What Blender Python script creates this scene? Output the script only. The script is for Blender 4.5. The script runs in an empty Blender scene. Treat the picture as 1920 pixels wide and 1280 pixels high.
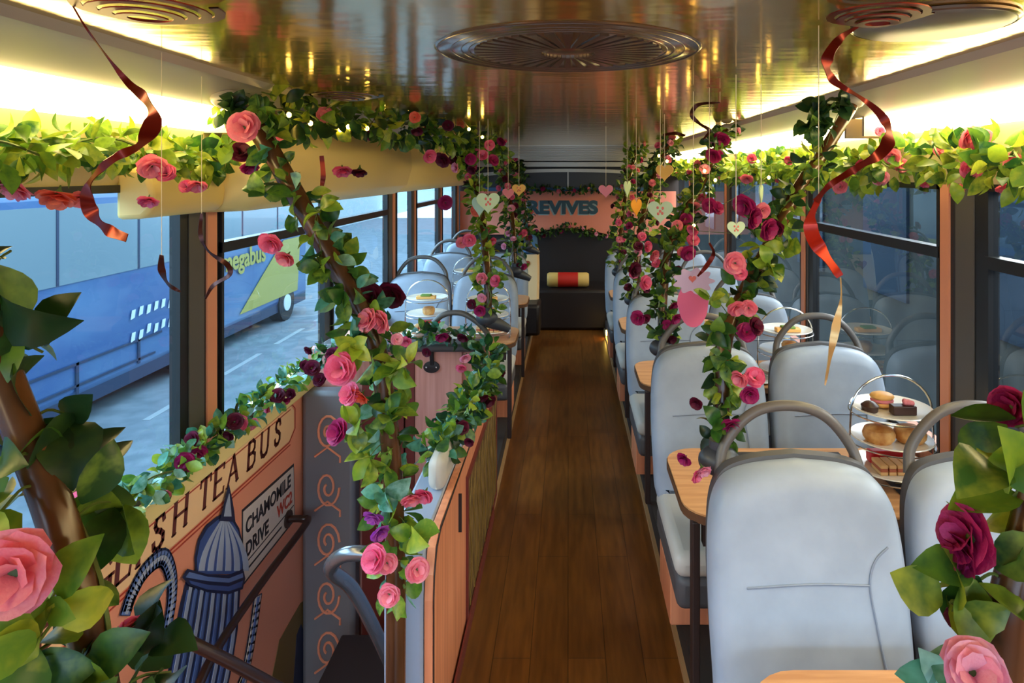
import bpy, bmesh, math, random
from mathutils import Vector, Matrix, Quaternion
PI = math.pi
random.seed(7)
scene = bpy.context.scene
col = scene.collection

# ------------------------------------------------------------ camera
CH = 1.55
cam_d = bpy.data.cameras.new('camera'); cam = bpy.data.objects.new('camera', cam_d); col.objects.link(cam)
cam.location = (0, 0, CH); cam.rotation_euler = (PI/2, 0, 0)
cam_d.sensor_width = 36; cam_d.lens = 36*1250/1920
cam_d.shift_x = -105/1920; cam_d.shift_y = -315/1920
cam_d.clip_start = 0.02; cam_d.clip_end = 200
scene.camera = cam
def at(px, py, y):
    return Vector(((px-1065)*y/1250, y, CH-(py-325)*y/1250))
# ------------------------------------------------------------ world, lights, exposure
w = bpy.data.worlds.new('sky'); scene.world = w; w.use_nodes = True
bg = w.node_tree.nodes['Background']
bg.inputs['Color'].default_value = (0.56, 0.77, 1.0, 1); bg.inputs['Strength'].default_value = 3.2
vs = scene.view_settings
vs.view_transform = 'Standard'; vs.look = 'None'; vs.exposure = 0.45; vs.gamma = 1.0; vs.use_curve_mapping = False
def area(name, loc, rot, sx, sy, energy, color):
    d = bpy.data.lights.new(name, 'AREA'); d.shape = 'RECTANGLE'; d.size = sx; d.size_y = sy
    d.energy = energy; d.color = color
    o = bpy.data.objects.new(name, d); col.objects.link(o); o.location = loc; o.rotation_euler = rot
    return o
# daylight of the open sky over the street, left side and through the windscreen behind the viewer
area('daylight_left', (-3.6, 3.4, 3.1), (0, -math.radians(60), 0), 1.8, 9.0, 380, (0.62, 0.80, 1.0))
area('daylight_front', (0.2, -3.0, 2.9), (math.radians(62), 0, 0), 3.0, 1.6, 230, (0.72, 0.85, 1.0))
area('mural_fill_right', (3.3, 2.6, 2.75), (0, math.radians(66), 0), 1.3, 7.0, 520, (1.0, 0.95, 0.88))  # added fill lamp, aimed in through the right windows to brighten the mural wall

# ------------------------------------------------------------ materials
def srgb(r, g, b):
    f = lambda c: (c/255/12.92) if c/255 <= 0.04045 else ((c/255+0.055)/1.055)**2.4
    return (f(r), f(g), f(b), 1)
def mat(name, c, rough=.5, metal=0., spec=.5, coat=0., emis=None, estr=0.):
    m = bpy.data.materials.new(name); m.use_nodes = True
    p = m.node_tree.nodes['Principled BSDF']
    p.inputs['Base Color'].default_value = srgb(*c) if len(c) == 3 else c
    p.inputs['Roughness'].default_value = rough; p.inputs['Metallic'].default_value = metal
    p.inputs['Specular IOR Level'].default_value = spec; p.inputs['Coat Weight'].default_value = coat
    if emis: p.inputs['Emission Color'].default_value = srgb(*emis); p.inputs['Emission Strength'].default_value = estr
    return m
def nodes(m): return m.node_tree.nodes, m.node_tree.links, m.node_tree.nodes['Principled BSDF']
def noise_mix(m, c1, c2, scale=(1, 1, 1), ns=5., detail=4., lo=.35, hi=.65, bump=0., rough=None):
    N, L, p = nodes(m)
    tc = N.new('ShaderNodeTexCoord'); mp = N.new('ShaderNodeMapping'); mp.inputs['Scale'].default_value = scale
    nz = N.new('ShaderNodeTexNoise'); nz.inputs['Scale'].default_value = ns; nz.inputs['Detail'].default_value = detail
    cr = N.new('ShaderNodeValToRGB'); cr.color_ramp.elements[0].position = lo; cr.color_ramp.elements[1].position = hi
    cr.color_ramp.elements[0].color = srgb(*c1); cr.color_ramp.elements[1].color = srgb(*c2)
    L.new(tc.outputs['Object'], mp.inputs['Vector']); L.new(mp.outputs['Vector'], nz.inputs['Vector'])
    L.new(nz.outputs['Fac'], cr.inputs['Fac']); L.new(cr.outputs['Color'], p.inputs['Base Color'])
    if bump:
        b = N.new('ShaderNodeBump'); b.inputs['Strength'].default_value = bump; b.inputs['Distance'].default_value = .01
        L.new(nz.outputs['Fac'], b.inputs['Height']); L.new(b.outputs['Normal'], p.inputs['Normal'])
    return m
M = {}
# floor: dark amber planks running down the aisle
m = mat('floor_wood', (96, 56, 18), .34); M['floor'] = m
N, L, p = nodes(m)
tc = N.new('ShaderNodeTexCoord')
mp = N.new('ShaderNodeMapping'); mp.inputs['Scale'].default_value = (9, .9, 1)
nz = N.new('ShaderNodeTexNoise'); nz.inputs['Scale'].default_value = 5; nz.inputs['Detail'].default_value = 6
L.new(tc.outputs['Object'], mp.inputs['Vector']); L.new(mp.outputs['Vector'], nz.inputs['Vector'])
br = N.new('ShaderNodeTexBrick'); mp2 = N.new('ShaderNodeMapping'); mp2.inputs['Rotation'].default_value = (0, 0, PI/2)
L.new(tc.outputs['Object'], mp2.inputs['Vector']); L.new(mp2.outputs['Vector'], br.inputs['Vector'])
br.inputs['Scale'].default_value = 1; br.inputs['Brick Width'].default_value = .9; br.inputs['Row Height'].default_value = .12
br.inputs['Mortar Size'].default_value = .0012; br.offset = .37
br.inputs['Color1'].default_value = srgb(124, 76, 28); br.inputs['Color2'].default_value = srgb(110, 66, 22); br.inputs['Mortar'].default_value = srgb(62, 34, 12)
cr = N.new('ShaderNodeValToRGB'); cr.color_ramp.elements[0].position = .3; cr.color_ramp.elements[1].position = .75
cr.color_ramp.elements[0].color = (.55, .5, .45, 1); cr.color_ramp.elements[1].color = (1.1, 1.1, 1.05, 1)
mx = N.new('ShaderNodeMix'); mx.data_type = 'RGBA'; mx.blend_type = 'MULTIPLY'; mx.inputs['Factor'].default_value = 1
L.new(nz.outputs['Fac'], cr.inputs['Fac']); L.new(br.outputs['Color'], mx.inputs['A']); L.new(cr.outputs['Color'], mx.inputs['B'])
L.new(mx.outputs['Result'], p.inputs['Base Color'])
# ceiling: polished golden laminate, slightly wavy
m = mat('ceiling_gloss', (208, 168, 90), .12, metal=.66, spec=.6); M['ceiling'] = m
N, L, p = nodes(m)
tc = N.new('ShaderNodeTexCoord'); mp = N.new('ShaderNodeMapping'); mp.inputs['Scale'].default_value = (3, 8, 1)
nz = N.new('ShaderNodeTexNoise'); nz.inputs['Scale'].default_value = 1.6; nz.inputs['Detail'].default_value = 2
b = N.new('ShaderNodeBump'); b.inputs['Strength'].default_value = .06; b.inputs['Distance'].default_value = .02
L.new(tc.outputs['Object'], mp.inputs['Vector']); L.new(mp.outputs['Vector'], nz.inputs['Vector'])
L.new(nz.outputs['Fac'], b.inputs['Height']); L.new(b.outputs['Normal'], p.inputs['Normal'])
M['cove'] = mat('cove_grey', (182, 172, 160), .35)
M['ribbed'] = mat('ribbed_silver', (165, 160, 150), .3, metal=.3)
M['cream'] = mat('cream_panel', (244, 214, 138), .45)
M['wall_cream'] = mat('wall_cream', (215, 195, 150), .5)
M['light'] = mat('light_diffuser', (255, 240, 200), .4, emis=(255, 226, 150), estr=10.)
M['light_r'] = mat('light_diffuser_bright', (255, 240, 200), .4, emis=(255, 232, 170), estr=13.)
M['bulb'] = mat('fairy_bulb', (255, 230, 150), .4, emis=(255, 205, 90), estr=22.)
M['salmon'] = noise_mix(mat('salmon_laminate', (214, 128, 92), .42), (202, 124, 88), (224, 146, 106), (14, 14, .6), 3)
M['mural'] = mat('mural_salmon', (240, 152, 116), .45)
M['band'] = mat('mural_band', (252, 202, 146), .45)
M['maroon'] = mat('maroon_ink', (96, 36, 26), .5)
M['redline'] = mat('red_line', (182, 60, 36), .5)
M['ink'] = mat('dark_ink', (34, 34, 40), .5)
M['sign_white'] = mat('sign_white', (214, 196, 182), .45)
M['t_blue'] = mat('paint_blue', (62, 84, 140), .5)
M['t_dark'] = mat('paint_navy', (30, 36, 66), .5)
M['t_light'] = mat('paint_pale_blue', (168, 174, 190), .5)
M['t_mid'] = mat('paint_mid_blue', (98, 120, 170), .5)
M['t_grass'] = mat('paint_olive', (120, 92, 40), .5)
M['dark'] = mat('dark_trim', (26, 26, 28), .4)
M['pgrey'] = mat('pillar_grey', (92, 88, 84), .5)
M['colgrey'] = mat('column_grey', (118, 116, 120), .45)
M['psalmon'] = mat('pillar_salmon', (240, 160, 124), .5)
M['leather'] = noise_mix(mat('pale_leather', (146, 157, 172), .42), (140, 151, 166), (152, 163, 178), (1, 1, 1), 9, bump=.04)
M['seam'] = mat('seam_grey', (126, 136, 152), .5)
M['cushion'] = mat('cushion_beige', (190, 184, 174), .5)
M['shell'] = mat('shell_grey', (78, 76, 78), .5)
M['handle'] = mat('handle_grey', (96, 90, 86), .38)
M['clamp'] = mat('clamp_slate', (58, 62, 70), .4)
M['table'] = noise_mix(mat('table_wood', (188, 132, 84), .35), (176, 120, 72), (200, 146, 96), (1.2, 14, 1), 4)
M['edge'] = mat('table_edge', (92, 60, 36), .5)
M['brown'] = mat('dark_brown', (44, 28, 24), .5)
M['brass'] = mat('brass_trim', (196, 156, 110), .4, metal=.3)
M['plinth'] = mat('plinth_dark', (40, 34, 32), .7)
M['pole'] = noise_mix(mat('pole_brown', (74, 44, 26), .25), (58, 34, 20), (98, 62, 36), (8, 8, .7), 3)
M['rail'] = mat('rail_brown', (52, 30, 24), .3)
M['steel'] = mat('steel_rail', (120, 122, 128), .22, metal=.7)
M['postgrey'] = mat('post_blue_grey', (140, 150, 170), .35)
M['chrome'] = mat('chrome_wire', (214, 214, 214), .18, metal=.95)
M['china'] = mat('white_china', (238, 230, 214), .2, coat=.4)
M['scone'] = noise_mix(mat('scone_golden', (214, 150, 80), .55), (190, 120, 55), (234, 184, 116), (1, 1, 1), 30)
M['choc'] = mat('chocolate', (58, 30, 24), .4)
M['macaron'] = mat('macaron_orange', (240, 180, 100), .5)
M['macaron_p'] = mat('icing_pink', (232, 130, 140), .5)
M['redvelvet'] = mat('red_icing', (206, 30, 40), .4)
M['bread'] = mat('bread_crust', (222, 172, 112), .6)
M['filling'] = mat('sandwich_filling', (180, 92, 60), .6)
M['green_food'] = mat('salad_green', (110, 140, 50), .6)
M['mat_dark'] = mat('placemat_black', (30, 28, 32), .5)
M['gold'] = mat('gold_print', (200, 160, 80), .4, metal=.4)
M['paper'] = mat('menu_paper', (226, 214, 196), .5)
M['menu_red'] = mat('menu_red', (190, 60, 44), .5)
M['foil'] = mat('foil_red', (116, 28, 18), .3, metal=.6)
M['foil_d'] = mat('foil_dark', (66, 28, 22), .3, metal=.6)
M['foil_b'] = mat('foil_bright', (178, 40, 18), .22, metal=.5)
M['goldfoil'] = mat('foil_gold', (222, 180, 120), .3, metal=.6)
M['string'] = mat('string_white', (220, 205, 180), .6)
M['h_green'] = mat('heart_mint', (200, 226, 190), .55)
M['h_yellow'] = mat('heart_yellow', (246, 190, 90), .55)
M['h_pink'] = mat('heart_pink', (238, 140, 160), .55)
M['h_orange'] = mat('heart_orange', (244, 164, 50), .55)
M['h_print'] = mat('heart_print', (230, 120, 110), .55)
M['ornpink'] = mat('ornament_pink', (240, 110, 150), .55)
M['ornlace'] = mat('ornament_lace', (226, 196, 226), .55)
M['navy'] = mat('letter_teal', (28, 72, 92), .4)
M['letshade'] = mat('letter_shade', (170, 190, 196), .5)
M['rear_pink'] = mat('rear_panel_pink', (232, 140, 116), .5)
M['rear_dark'] = mat('rear_dark', (24, 12, 9), .5)
M['vent'] = mat('vent_plum', (146, 122, 100), .13, metal=.6)
M['vent_line'] = mat('vent_line', (96, 76, 66), .2, metal=.4)
M['spk'] = mat('speaker_grey', (112, 108, 100), .3)
M['art'] = noise_mix(mat('art_print', (120, 92, 44), .4), (48, 36, 22), (140, 108, 60), (1, 5, 1.4), 9)
M['duskpink'] = noise_mix(mat('dusk_pink', (206, 140, 126), .45), (196, 132, 118), (212, 150, 136), (14, 1, .7), 4)
M['oxblood'] = mat('oxblood', (108, 40, 34), .5)
M['road'] = noise_mix(mat('road_asphalt', (108, 120, 130), .8), (100, 113, 122), (120, 131, 140), (1, 1, 1), 3)
M['kerb'] = mat('road_paint', (150, 160, 164), .7)
M['pave'] = mat('pavement', (110, 122, 128), .8)
M['coach'] = noise_mix(mat('coach_blue', (72, 104, 150), .3, coat=.4), (64, 94, 144), (92, 126, 164), (1, .3, 1), 1.2)
M['coach_top'] = mat('coach_glass', (126, 144, 152), .2, coat=.4)
M['coach_skirt'] = mat('coach_skirt', (48, 58, 84), .5)
M['coach_y'] = mat('coach_yellow', (176, 164, 74), .4)
M['coach_w'] = mat('coach_white', (220, 230, 236), .5)
M['tyre'] = mat('tyre_black', (24, 26, 32), .8)
M['bldg'] = noise_mix(mat('building_stone', (70, 76, 70), .8), (58, 64, 60), (84, 88, 80), (1, 1, 1), 1.5)
M['bldg_w'] = mat('building_window', (40, 56, 72), .1, coat=.5)
M['bldg_far'] = mat('building_pale', (170, 180, 184), .8)
M['stair'] = mat('stair_dark', (44, 34, 36), .7)
M['cushred'] = mat('cushion_red', (190, 30, 16), .6)
M['cushend'] = mat('cushion_gold', (214, 176, 96), .6)
M['bluefab'] = mat('blue_fabric', (64, 110, 160), .7)
M['coverc'] = mat('cover_cream', (216, 186, 140), .7)
M['emblem'] = mat('emblem_brown', (140, 50, 20), .6)
def glassmat(name, tint, refl):
    m = bpy.data.materials.new(name); m.use_nodes = True
    N, L = m.node_tree.nodes, m.node_tree.links; N.clear()
    o = N.new('ShaderNodeOutputMaterial'); mi = N.new('ShaderNodeMixShader')
    t = N.new('ShaderNodeBsdfTransparent'); t.inputs['Color'].default_value = tint
    g = N.new('ShaderNodeBsdfGlossy'); g.inputs['Roughness'].default_value = .0
    f = N.new('ShaderNodeFresnel'); f.inputs['IOR'].default_value = refl
    ge = N.new('ShaderNodeNewGeometry'); a_ = N.new('ShaderNodeMath'); a_.operation = 'SUBTRACT'; a_.inputs[0].default_value = 1
    b_ = N.new('ShaderNodeMath'); b_.operation = 'MULTIPLY'; L.new(ge.outputs['Backfacing'], a_.inputs[1]); L.new(f.outputs[0], b_.inputs[0]); L.new(a_.outputs[0], b_.inputs[1])
    L.new(b_.outputs[0], mi.inputs[0]); L.new(t.outputs[0], mi.inputs[1]); L.new(g.outputs[0], mi.inputs[2]); L.new(mi.outputs[0], o.inputs[0])
    return m
M['glass_l'] = glassmat('window_glass', (.82, .92, .95, 1), 1.35)
M['glass_r'] = glassmat('tinted_window_glass', (.62, .66, .68, 1), 1.75)
def leafmat(name, cols, sheen=.35):
    m = bpy.data.materials.new(name); m.use_nodes = True
    N, L, p = nodes(m)
    gi = N.new('ShaderNodeNewGeometry'); cr = N.new('ShaderNodeValToRGB'); cr.color_ramp.interpolation = 'LINEAR'
    el = cr.color_ramp.elements
    el[0].position = 0; el[0].color = srgb(*cols[0]); el[1].position = 1; el[1].color = srgb(*cols[-1])
    for i, c in enumerate(cols[1:-1]): e = el.new((i+1)/(len(cols)-1)); e.color = srgb(*c)
    tc = N.new('ShaderNodeTexCoord'); nz = N.new('ShaderNodeTexNoise'); nz.inputs['Scale'].default_value = 55 if sheen < .5 else 20; nz.inputs['Detail'].default_value = 3
    ad = N.new('ShaderNodeMath'); ad.operation = 'MULTIPLY_ADD'; ad.inputs[1].default_value = .5; ad.inputs[2].default_value = -.25
    a2 = N.new('ShaderNodeMath'); a2.operation = 'ADD'; a2.use_clamp = True
    L.new(tc.outputs['Object'], nz.inputs['Vector']); L.new(nz.outputs['Fac'], ad.inputs[0]); L.new(ad.outputs[0], a2.inputs[0]); L.new(gi.outputs['Random Per Island'], a2.inputs[1])
    bp = N.new('ShaderNodeBump'); bp.inputs['Strength'].default_value = .35; bp.inputs['Distance'].default_value = .002; L.new(nz.outputs['Fac'], bp.inputs['Height']); L.new(bp.outputs['Normal'], p.inputs['Normal'])
    L.new(a2.outputs[0], cr.inputs['Fac']); L.new(cr.outputs['Color'], p.inputs['Base Color'])
    p.inputs['Roughness'].default_value = sheen
    tr = N.new('ShaderNodeBsdfTranslucent'); L.new(cr.outputs['Color'], tr.inputs['Color'])
    mi = N.new('ShaderNodeMixShader'); mi.inputs[0].default_value = .3
    o = N['Material Output']; L.new(p.outputs[0], mi.inputs[1]); L.new(tr.outputs[0], mi.inputs[2]); L.new(mi.outputs[0], o.inputs['Surface'])
    return m
M['leaf'] = leafmat('leaf_mixed', [(22, 56, 30), (52, 98, 36), (96, 136, 44), (36, 84, 48), (134, 166, 60), (34, 76, 34)])
M['leaf_y'] = leafmat('leaf_bright', [(80, 122, 36), (150, 176, 50), (104, 146, 50), (176, 186, 60), (60, 104, 40)])
M['leaf_t'] = leafmat('leaf_teal', [(28, 82, 62), (90, 160, 140), (46, 110, 80), (150, 200, 190), (60, 130, 60)])
M['leaf_d'] = leafmat('leaf_dark', [(20, 44, 26), (40, 72, 34), (28, 60, 40), (70, 100, 40)])
M['vine'] = mat('vine_stem', (86, 104, 44), .6)
M['calyx'] = mat('calyx_green', (70, 92, 40), .6)
def petal(name, c1, c2):
    return leafmat(name, [c1, c2, c1], .55)
PET = {'S': petal('petal_salmon', (234, 112, 140), (246, 158, 172)), 'P': petal('petal_pink', (226, 76, 124), (242, 132, 168)),
       'M': petal('petal_magenta', (146, 18, 84), (186, 44, 116)), 'D': petal('petal_burgundy', (78, 12, 38), (116, 24, 60)),
       'L': petal('petal_blush', (240, 150, 180), (246, 184, 206)), 'O': petal('petal_coral', (238, 96, 76), (246, 140, 110)),
       'V': petal('petal_violet', (150, 50, 160), (206, 110, 200))}
PETN = {'S': 'salmon', 'P': 'pink', 'M': 'magenta', 'D': 'burgundy', 'L': 'blush pink', 'O': 'coral', 'V': 'violet'}

# ------------------------------------------------------------ mesh helpers
class MB:
    def __init__(s): s.v = []; s.f = []; s.mi = []; s.k = 0
    def m(s, k): s.k = k; return s
    def add(s, vs, fs):
        b = len(s.v); s.v += [tuple(v) for v in vs]
        for f in fs: s.f.append([b+i for i in f]); s.mi.append(s.k)
        return s
    def box(s, x0, x1, y0, y1, z0, z1):
        v = [(x0, y0, z0), (x1, y0, z0), (x1, y1, z0), (x0, y1, z0), (x0, y0, z1), (x1, y0, z1), (x1, y1, z1), (x0, y1, z1)]
        return s.add(v, [(0, 3, 2, 1), (4, 5, 6, 7), (0, 1, 5, 4), (1, 2, 6, 5), (2, 3, 7, 6), (3, 0, 4, 7)])
    def tube(s, pts, r, n=10, caps=True):
        pts = [Vector(p) for p in pts]; k = len(pts)
        rs = r if isinstance(r, (list, tuple)) else [r]*k
        t = [(pts[min(i+1, k-1)]-pts[max(i-1, 0)]).normalized() for i in range(k)]
        a = Vector((0, 0, 1)) if abs(t[0].z) < .9 else Vector((1, 0, 0))
        nrm = (a - t[0]*a.dot(t[0])).normalized(); vs = []
        for i in range(k):
            nrm = (nrm - t[i]*nrm.dot(t[i])).normalized(); bn = t[i].cross(nrm)
            for j in range(n):
                an = 2*PI*j/n; vs.append(pts[i] + (nrm*math.cos(an)+bn*math.sin(an))*rs[i])
        fs = [(i*n+j, i*n+(j+1) % n, (i+1)*n+(j+1) % n, (i+1)*n+j) for i in range(k-1) for j in range(n)]
        if caps: fs += [tuple(range(n-1, -1, -1)), tuple((k-1)*n+j for j in range(n))]
        return s.add(vs, fs)
    def lathe(s, prof, c=(0, 0, 0), n=28, sx=1, sy=1):
        vs = [(c[0]+r*math.cos(2*PI*j/n)*sx, c[1]+r*math.sin(2*PI*j/n)*sy, c[2]+z) for r, z in prof for j in range(n)]
        fs = [(i*n+j, i*n+(j+1) % n, (i+1)*n+(j+1) % n, (i+1)*n+j) for i in range(len(prof)-1) for j in range(n)]
        if prof[0][0] > 0: fs.append(tuple(range(n-1, -1, -1)))
        if prof[-1][0] > 0: fs.append(tuple((len(prof)-1)*n+j for j in range(n)))
        return s.add(vs, fs)
    def ball(s, c, rx, ry=None, rz=None, n=16, k=10):
        ry = ry or rx; rz = rz or rx
        pr = [(max(1e-4, math.sin(PI*i/k)), -math.cos(PI*i/k)) for i in range(k+1)]
        vs = [(c[0]+r*math.cos(2*PI*j/n)*rx, c[1]+r*math.sin(2*PI*j/n)*ry, c[2]+z*rz) for r, z in pr for j in range(n)]
        fs = [(i*n+j, i*n+(j+1) % n, (i+1)*n+(j+1) % n, (i+1)*n+j) for i in range(k) for j in range(n)]
        return s.add(vs, fs)
    def prism(s, pts, d):
        """closed polygon of 3D points pushed along vector d"""
        pts = [Vector(p) for p in pts]; n = len(pts); d = Vector(d)
        vs = pts+[p+d for p in pts]
        return s.add(vs, [tuple(range(n-1, -1, -1)), tuple(range(n, 2*n))]+[(i, (i+1) % n, n+(i+1) % n, n+i) for i in range(n)])
    def build(s, name, mats, parent=None, smooth=True, bevel=0., sub=0, segs=2):
        me = bpy.data.meshes.new(name); me.from_pydata(s.v, [], s.f)
        mats = mats if isinstance(mats, (list, tuple)) else [mats]
        for x in mats: me.materials.append(M[x] if isinstance(x, str) else x)
        if len(mats) > 1:
            for pl, k in zip(me.polygons, s.mi): pl.material_index = k
        bm = bmesh.new(); bm.from_mesh(me); bmesh.ops.recalc_face_normals(bm, faces=bm.faces); bm.to_mesh(me); bm.free()
        if smooth:
            me.polygons.foreach_set('use_smooth', [True]*len(me.polygons))
            try: me.set_sharp_from_angle(angle=math.radians(42))
            except Exception: pass
        o = bpy.data.objects.new(name, me); col.objects.link(o)
        if parent: o.parent = parent
        if bevel:
            b = o.modifiers.new('bevel', 'BEVEL'); b.width = bevel; b.segments = segs; b.limit_method = 'ANGLE'
        if sub:
            b = o.modifiers.new('sub', 'SUBSURF'); b.levels = sub; b.render_levels = sub
        return o
def empty(name, loc=(0, 0, 0), rz=0):
    o = bpy.data.objects.new(name, None); col.objects.link(o); o.location = loc; o.rotation_euler = (0, 0, rz); o.empty_display_size = .05
    return o
def tag(o, label, cat, group=None, kind=None):
    o['label'] = label; o['category'] = cat
    if group: o['group'] = group
    if kind: o['kind'] = kind
    return o
def struct(o): o['kind'] = 'structure'; return o
def copy_tree(o, parent=None):
    c = o.copy(); col.objects.link(c)
    if parent: c.parent = parent
    for ch in [x for x in bpy.data.objects if x.parent == o]: copy_tree(ch, c)
    return c
def smoothpath(pts, per=6):
    pts = [Vector(p) for p in pts]; P = [pts[0]*2-pts[1]]+pts+[pts[-1]*2-pts[-2]]; out = []
    for i in range(1, len(P)-2):
        a, b, c, d = P[i-1:i+3]
        for k in range(per):
            t = k/per
            out.append(.5*((2*b)+(c-a)*t+(2*a-5*b+4*c-d)*t*t+(3*b-3*c+d-a)*t**3))
    out.append(pts[-1]); return out

# ------------------------------------------------------------ room shell
YF, YB = -1.0, 7.15
WX = 1.17
STY = 3.0      # rear end of the stairwell
def slab(name, mat_, *b, **k):
    m = MB(); m.box(*b); return struct(m.build(name, mat_, None, smooth=False, **k))
fl = MB(); fl.box(-.345, .36, YF, YB, -.08, 0); fl.box(-1.25, -.345, STY+.06, YB, -.08, 0); fl.box(.36, 1.25, YF, YB, -.08, 0)
struct(fl.build('floor', 'floor', None, smooth=False))
# raised plinths carrying the seats
p1 = MB(); p1.box(.366, 1.19, YF+.02, YB-.5, .001, .10); struct(p1.build('trim_1', 'plinth', None, smooth=False))
p2 = MB(); p2.box(-1.19, -.352, STY+.07, YB-.5, .001, .10); struct(p2.build('trim_2', 'plinth', None, smooth=False))
t3 = MB(); t3.box(.352, .366, YF+.02, 6.62, .001, .020); struct(t3.build('trim_3', 'brass', None, smooth=False))
t3 = MB(); t3.box(-.352, -.338, STY+.07, 6.62, .001, .020); struct(t3.build('trim_4', 'brass', None, smooth=False))
slab('ceiling', 'ceiling', -.83, .83, YF, 5.9, 1.80, 1.84)
rb = MB()
for i in range(12):
    y = 5.9+i*.105; z = 1.80-.012*i; rb.box(-.83, .83, y, y+.085, z-.012, z+.03); rb.box(-.83, .83, y+.085, y+.105, z, z+.03)
struct(rb.build('trim_5', 'ribbed', None, smooth=False))
slab('trim_6', 'dark', -1.3, 1.3, YF-.1, YB+.1, 1.85, 1.95)          # roof skin
def ext(name, prof, y0, y1, mat_, th=.012, kind=True, parent=None):
    """open profile [(x,z)..] extruded along the bus"""
    m = MB(); n = len(prof)
    for i in range(n-1):
        (x0, z0), (x1, z1) = prof[i], prof[i+1]
        d = Vector((x1-x0, 0, z1-z0)).normalized(); nn = Vector((-d.z, 0, d.x))*th
        if nn.z < 0: nn = -nn
        m.prism([(x0, y0, z0), (x1, y0, z1), (x1, y1, z1), (x0, y1, z0)], nn)
    o = m.build(name, mat_, parent, smooth=False)
    if kind: struct(o)
    return o
for s, nm in ((-1, 'left'), (1, 'right')):
    ext('trim_7' if s < 0 else 'trim_8', [(s*.83, 1.80), (s*.845, 1.785), (s*.86, 1.79), (s*1.0, 1.74)], YF, 6.9, 'cove')
    ext('trim_9' if s < 0 else 'trim_10', [(s*1.12, 1.68), (s*WX, 1.50)], YF, YB, 'wall_cream')
    ext('trim_11' if s < 0 else 'trim_12', [(s*.99, 1.785), (s*1.19, 1.715), (s*1.20, 1.50)], YF, YB, 'wall_cream')
# light strips
def strip(y0, y1, s, label, mt):
    t = empty('ceiling_light', (s*1.06, (y0+y1)/2, 1.71)); L_ = (y1-y0)/2
    m = MB(); prof = [(-.06, .03), (-.045, .005), (-.01, -.015), (.03, -.028), (.06, -.03)]
    prof = [(s*a, b) for a, b in prof]
    vs = [(a, y, b) for y in (-L_, L_) for a, b in prof]+[(a*.9, y, b+.03) for y in (-L_, L_) for a, b in prof]
    n = len(prof)
    fs = [(i, i+1, n+i+1, n+i) for i in range(n-1)]+[(2*n+i, 3*n+i, 3*n+i+1, 2*n+i+1) for i in range(n-1)]
    fs += [(i, 2*n+i, 2*n+i+1, i+1) for i in range(n-1)]+[(n+i, n+i+1, 3*n+i+1, 3*n+i) for i in range(n-1)]
    m.add(vs, fs); m.build('diffuser', mt, t)
    e = MB(); e.box(-.065, .065, -L_-.015, -L_, -.035, .035); e.build('end_cap', 'cove', t, smooth=False)
    e = MB(); e.box(-.065, .065, L_, L_+.015, -.035, .035); e.build('end_cap', 'cove', t, smooth=False)
    tag(t, label, 'ceiling light', 'strip lights along the cove')
strip(-.9, 2.05, -1, 'long warm strip light in the left cove above the mural windows', 'light')
strip(-.9, 2.24, 1, 'bright strip light in right cove, nearest one at the right edge', 'light_r')
strip(2.40, 4.35, 1, 'bright strip light in right cove, beyond the first right pole', 'light_r')
strip(4.5, 6.7, 1, 'farthest strip light in right cove, behind the flowered poles', 'light')
# cream air duct over left windows
tq = MB(); tq.prism([(-1.168, 1.72, 1.57), (-1.09, 1.72, 1.56), (-1.07, 1.72, 1.50), (-1.075, 1.72, 1.455), (-1.10, 1.72, 1.432), (-1.168, 1.72, 1.43)], (0, .37, 0)); struct(tq.build('trim_13', 'cream', None, bevel=.012))
def duct(name, y0, y1, bx):
    m = MB(); prof = [(-1.0, 1.745), (bx-.005, 1.735), (bx+.03, 1.68), (bx+.035, 1.58), (bx+.005, 1.48), (bx-.07, 1.43), (-1.165, 1.425)]
    n = len(prof); ys = [y0, y0+.015, y0+.05, y1-.05, y1-.015, y1]; ins = [.05, .02, 0, 0, .02, .05]
    vs = []
    for y, d in zip(ys, ins):
        for x, z in prof: vs.append((x-d if x > -1.1 else x, y, z+(d*.6 if z < 1.5 else 0)))
    fs = [(i*n+j, i*n+j+1, (i+1)*n+j+1, (i+1)*n+j) for i in range(len(ys)-1) for j in range(n-1)]
    fs += [tuple(range(n)), tuple(range((len(ys)-1)*n, len(ys)*n))]
    m.add(vs, fs); return struct(m.build(name, 'cream', None, sub=0))
duct('trim_14', 2.08, 4.0, -.96); duct('trim_15', 4.0, 6.9, -1.0)

# side walls
# left: lower mural wall along the stairwell, sill, then wall behind seats
slab('wall_left', 'mural', -1.25, -WX, YF, STY, -1.3, .60)
slab('wall_left_rear', 'salmon', -1.25, -WX, STY, YB, -.1, .66)
slab('wall_right', 'salmon', WX, 1.25, YF, YB, -.1, .66)
slab('trim_16', 'cream', -1.25, -1.13, YF, STY, .60, .655, bevel=.006)
def pillar(x, y0, y1, z0=.655, z1=1.52, pink=True, nm='trim_17'):
    s = 1 if x > 0 else -1
    w = y1-y0; m = MB()
    a, b = (x, x+s*.022)
    xa, xb = min(a, b), max(a, b)
    m.m(0).box(xa, xb, y0, y1, z0, z1)
    if pink:
        q0, q1 = (y0+w*.64, y0+w*.90) if s < 0 else (y1-.06, y1-.012)
        i = s*.006
        m.m(1).box(min(a-i, a), max(a-i, a), q0, q1, z0, z1)
        q0, q1 = (y0+w*.20, y0+w*.58) if s < 0 else (y0+.05, y1-.09)
        m.m(2).box(min(a-i*.5, a), max(a-i*.5, a), q0, q1, z0, z1)
    return struct(m.build(nm, ['dark', 'psalmon', 'pgrey'], None, smooth=False))
k = 17
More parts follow.
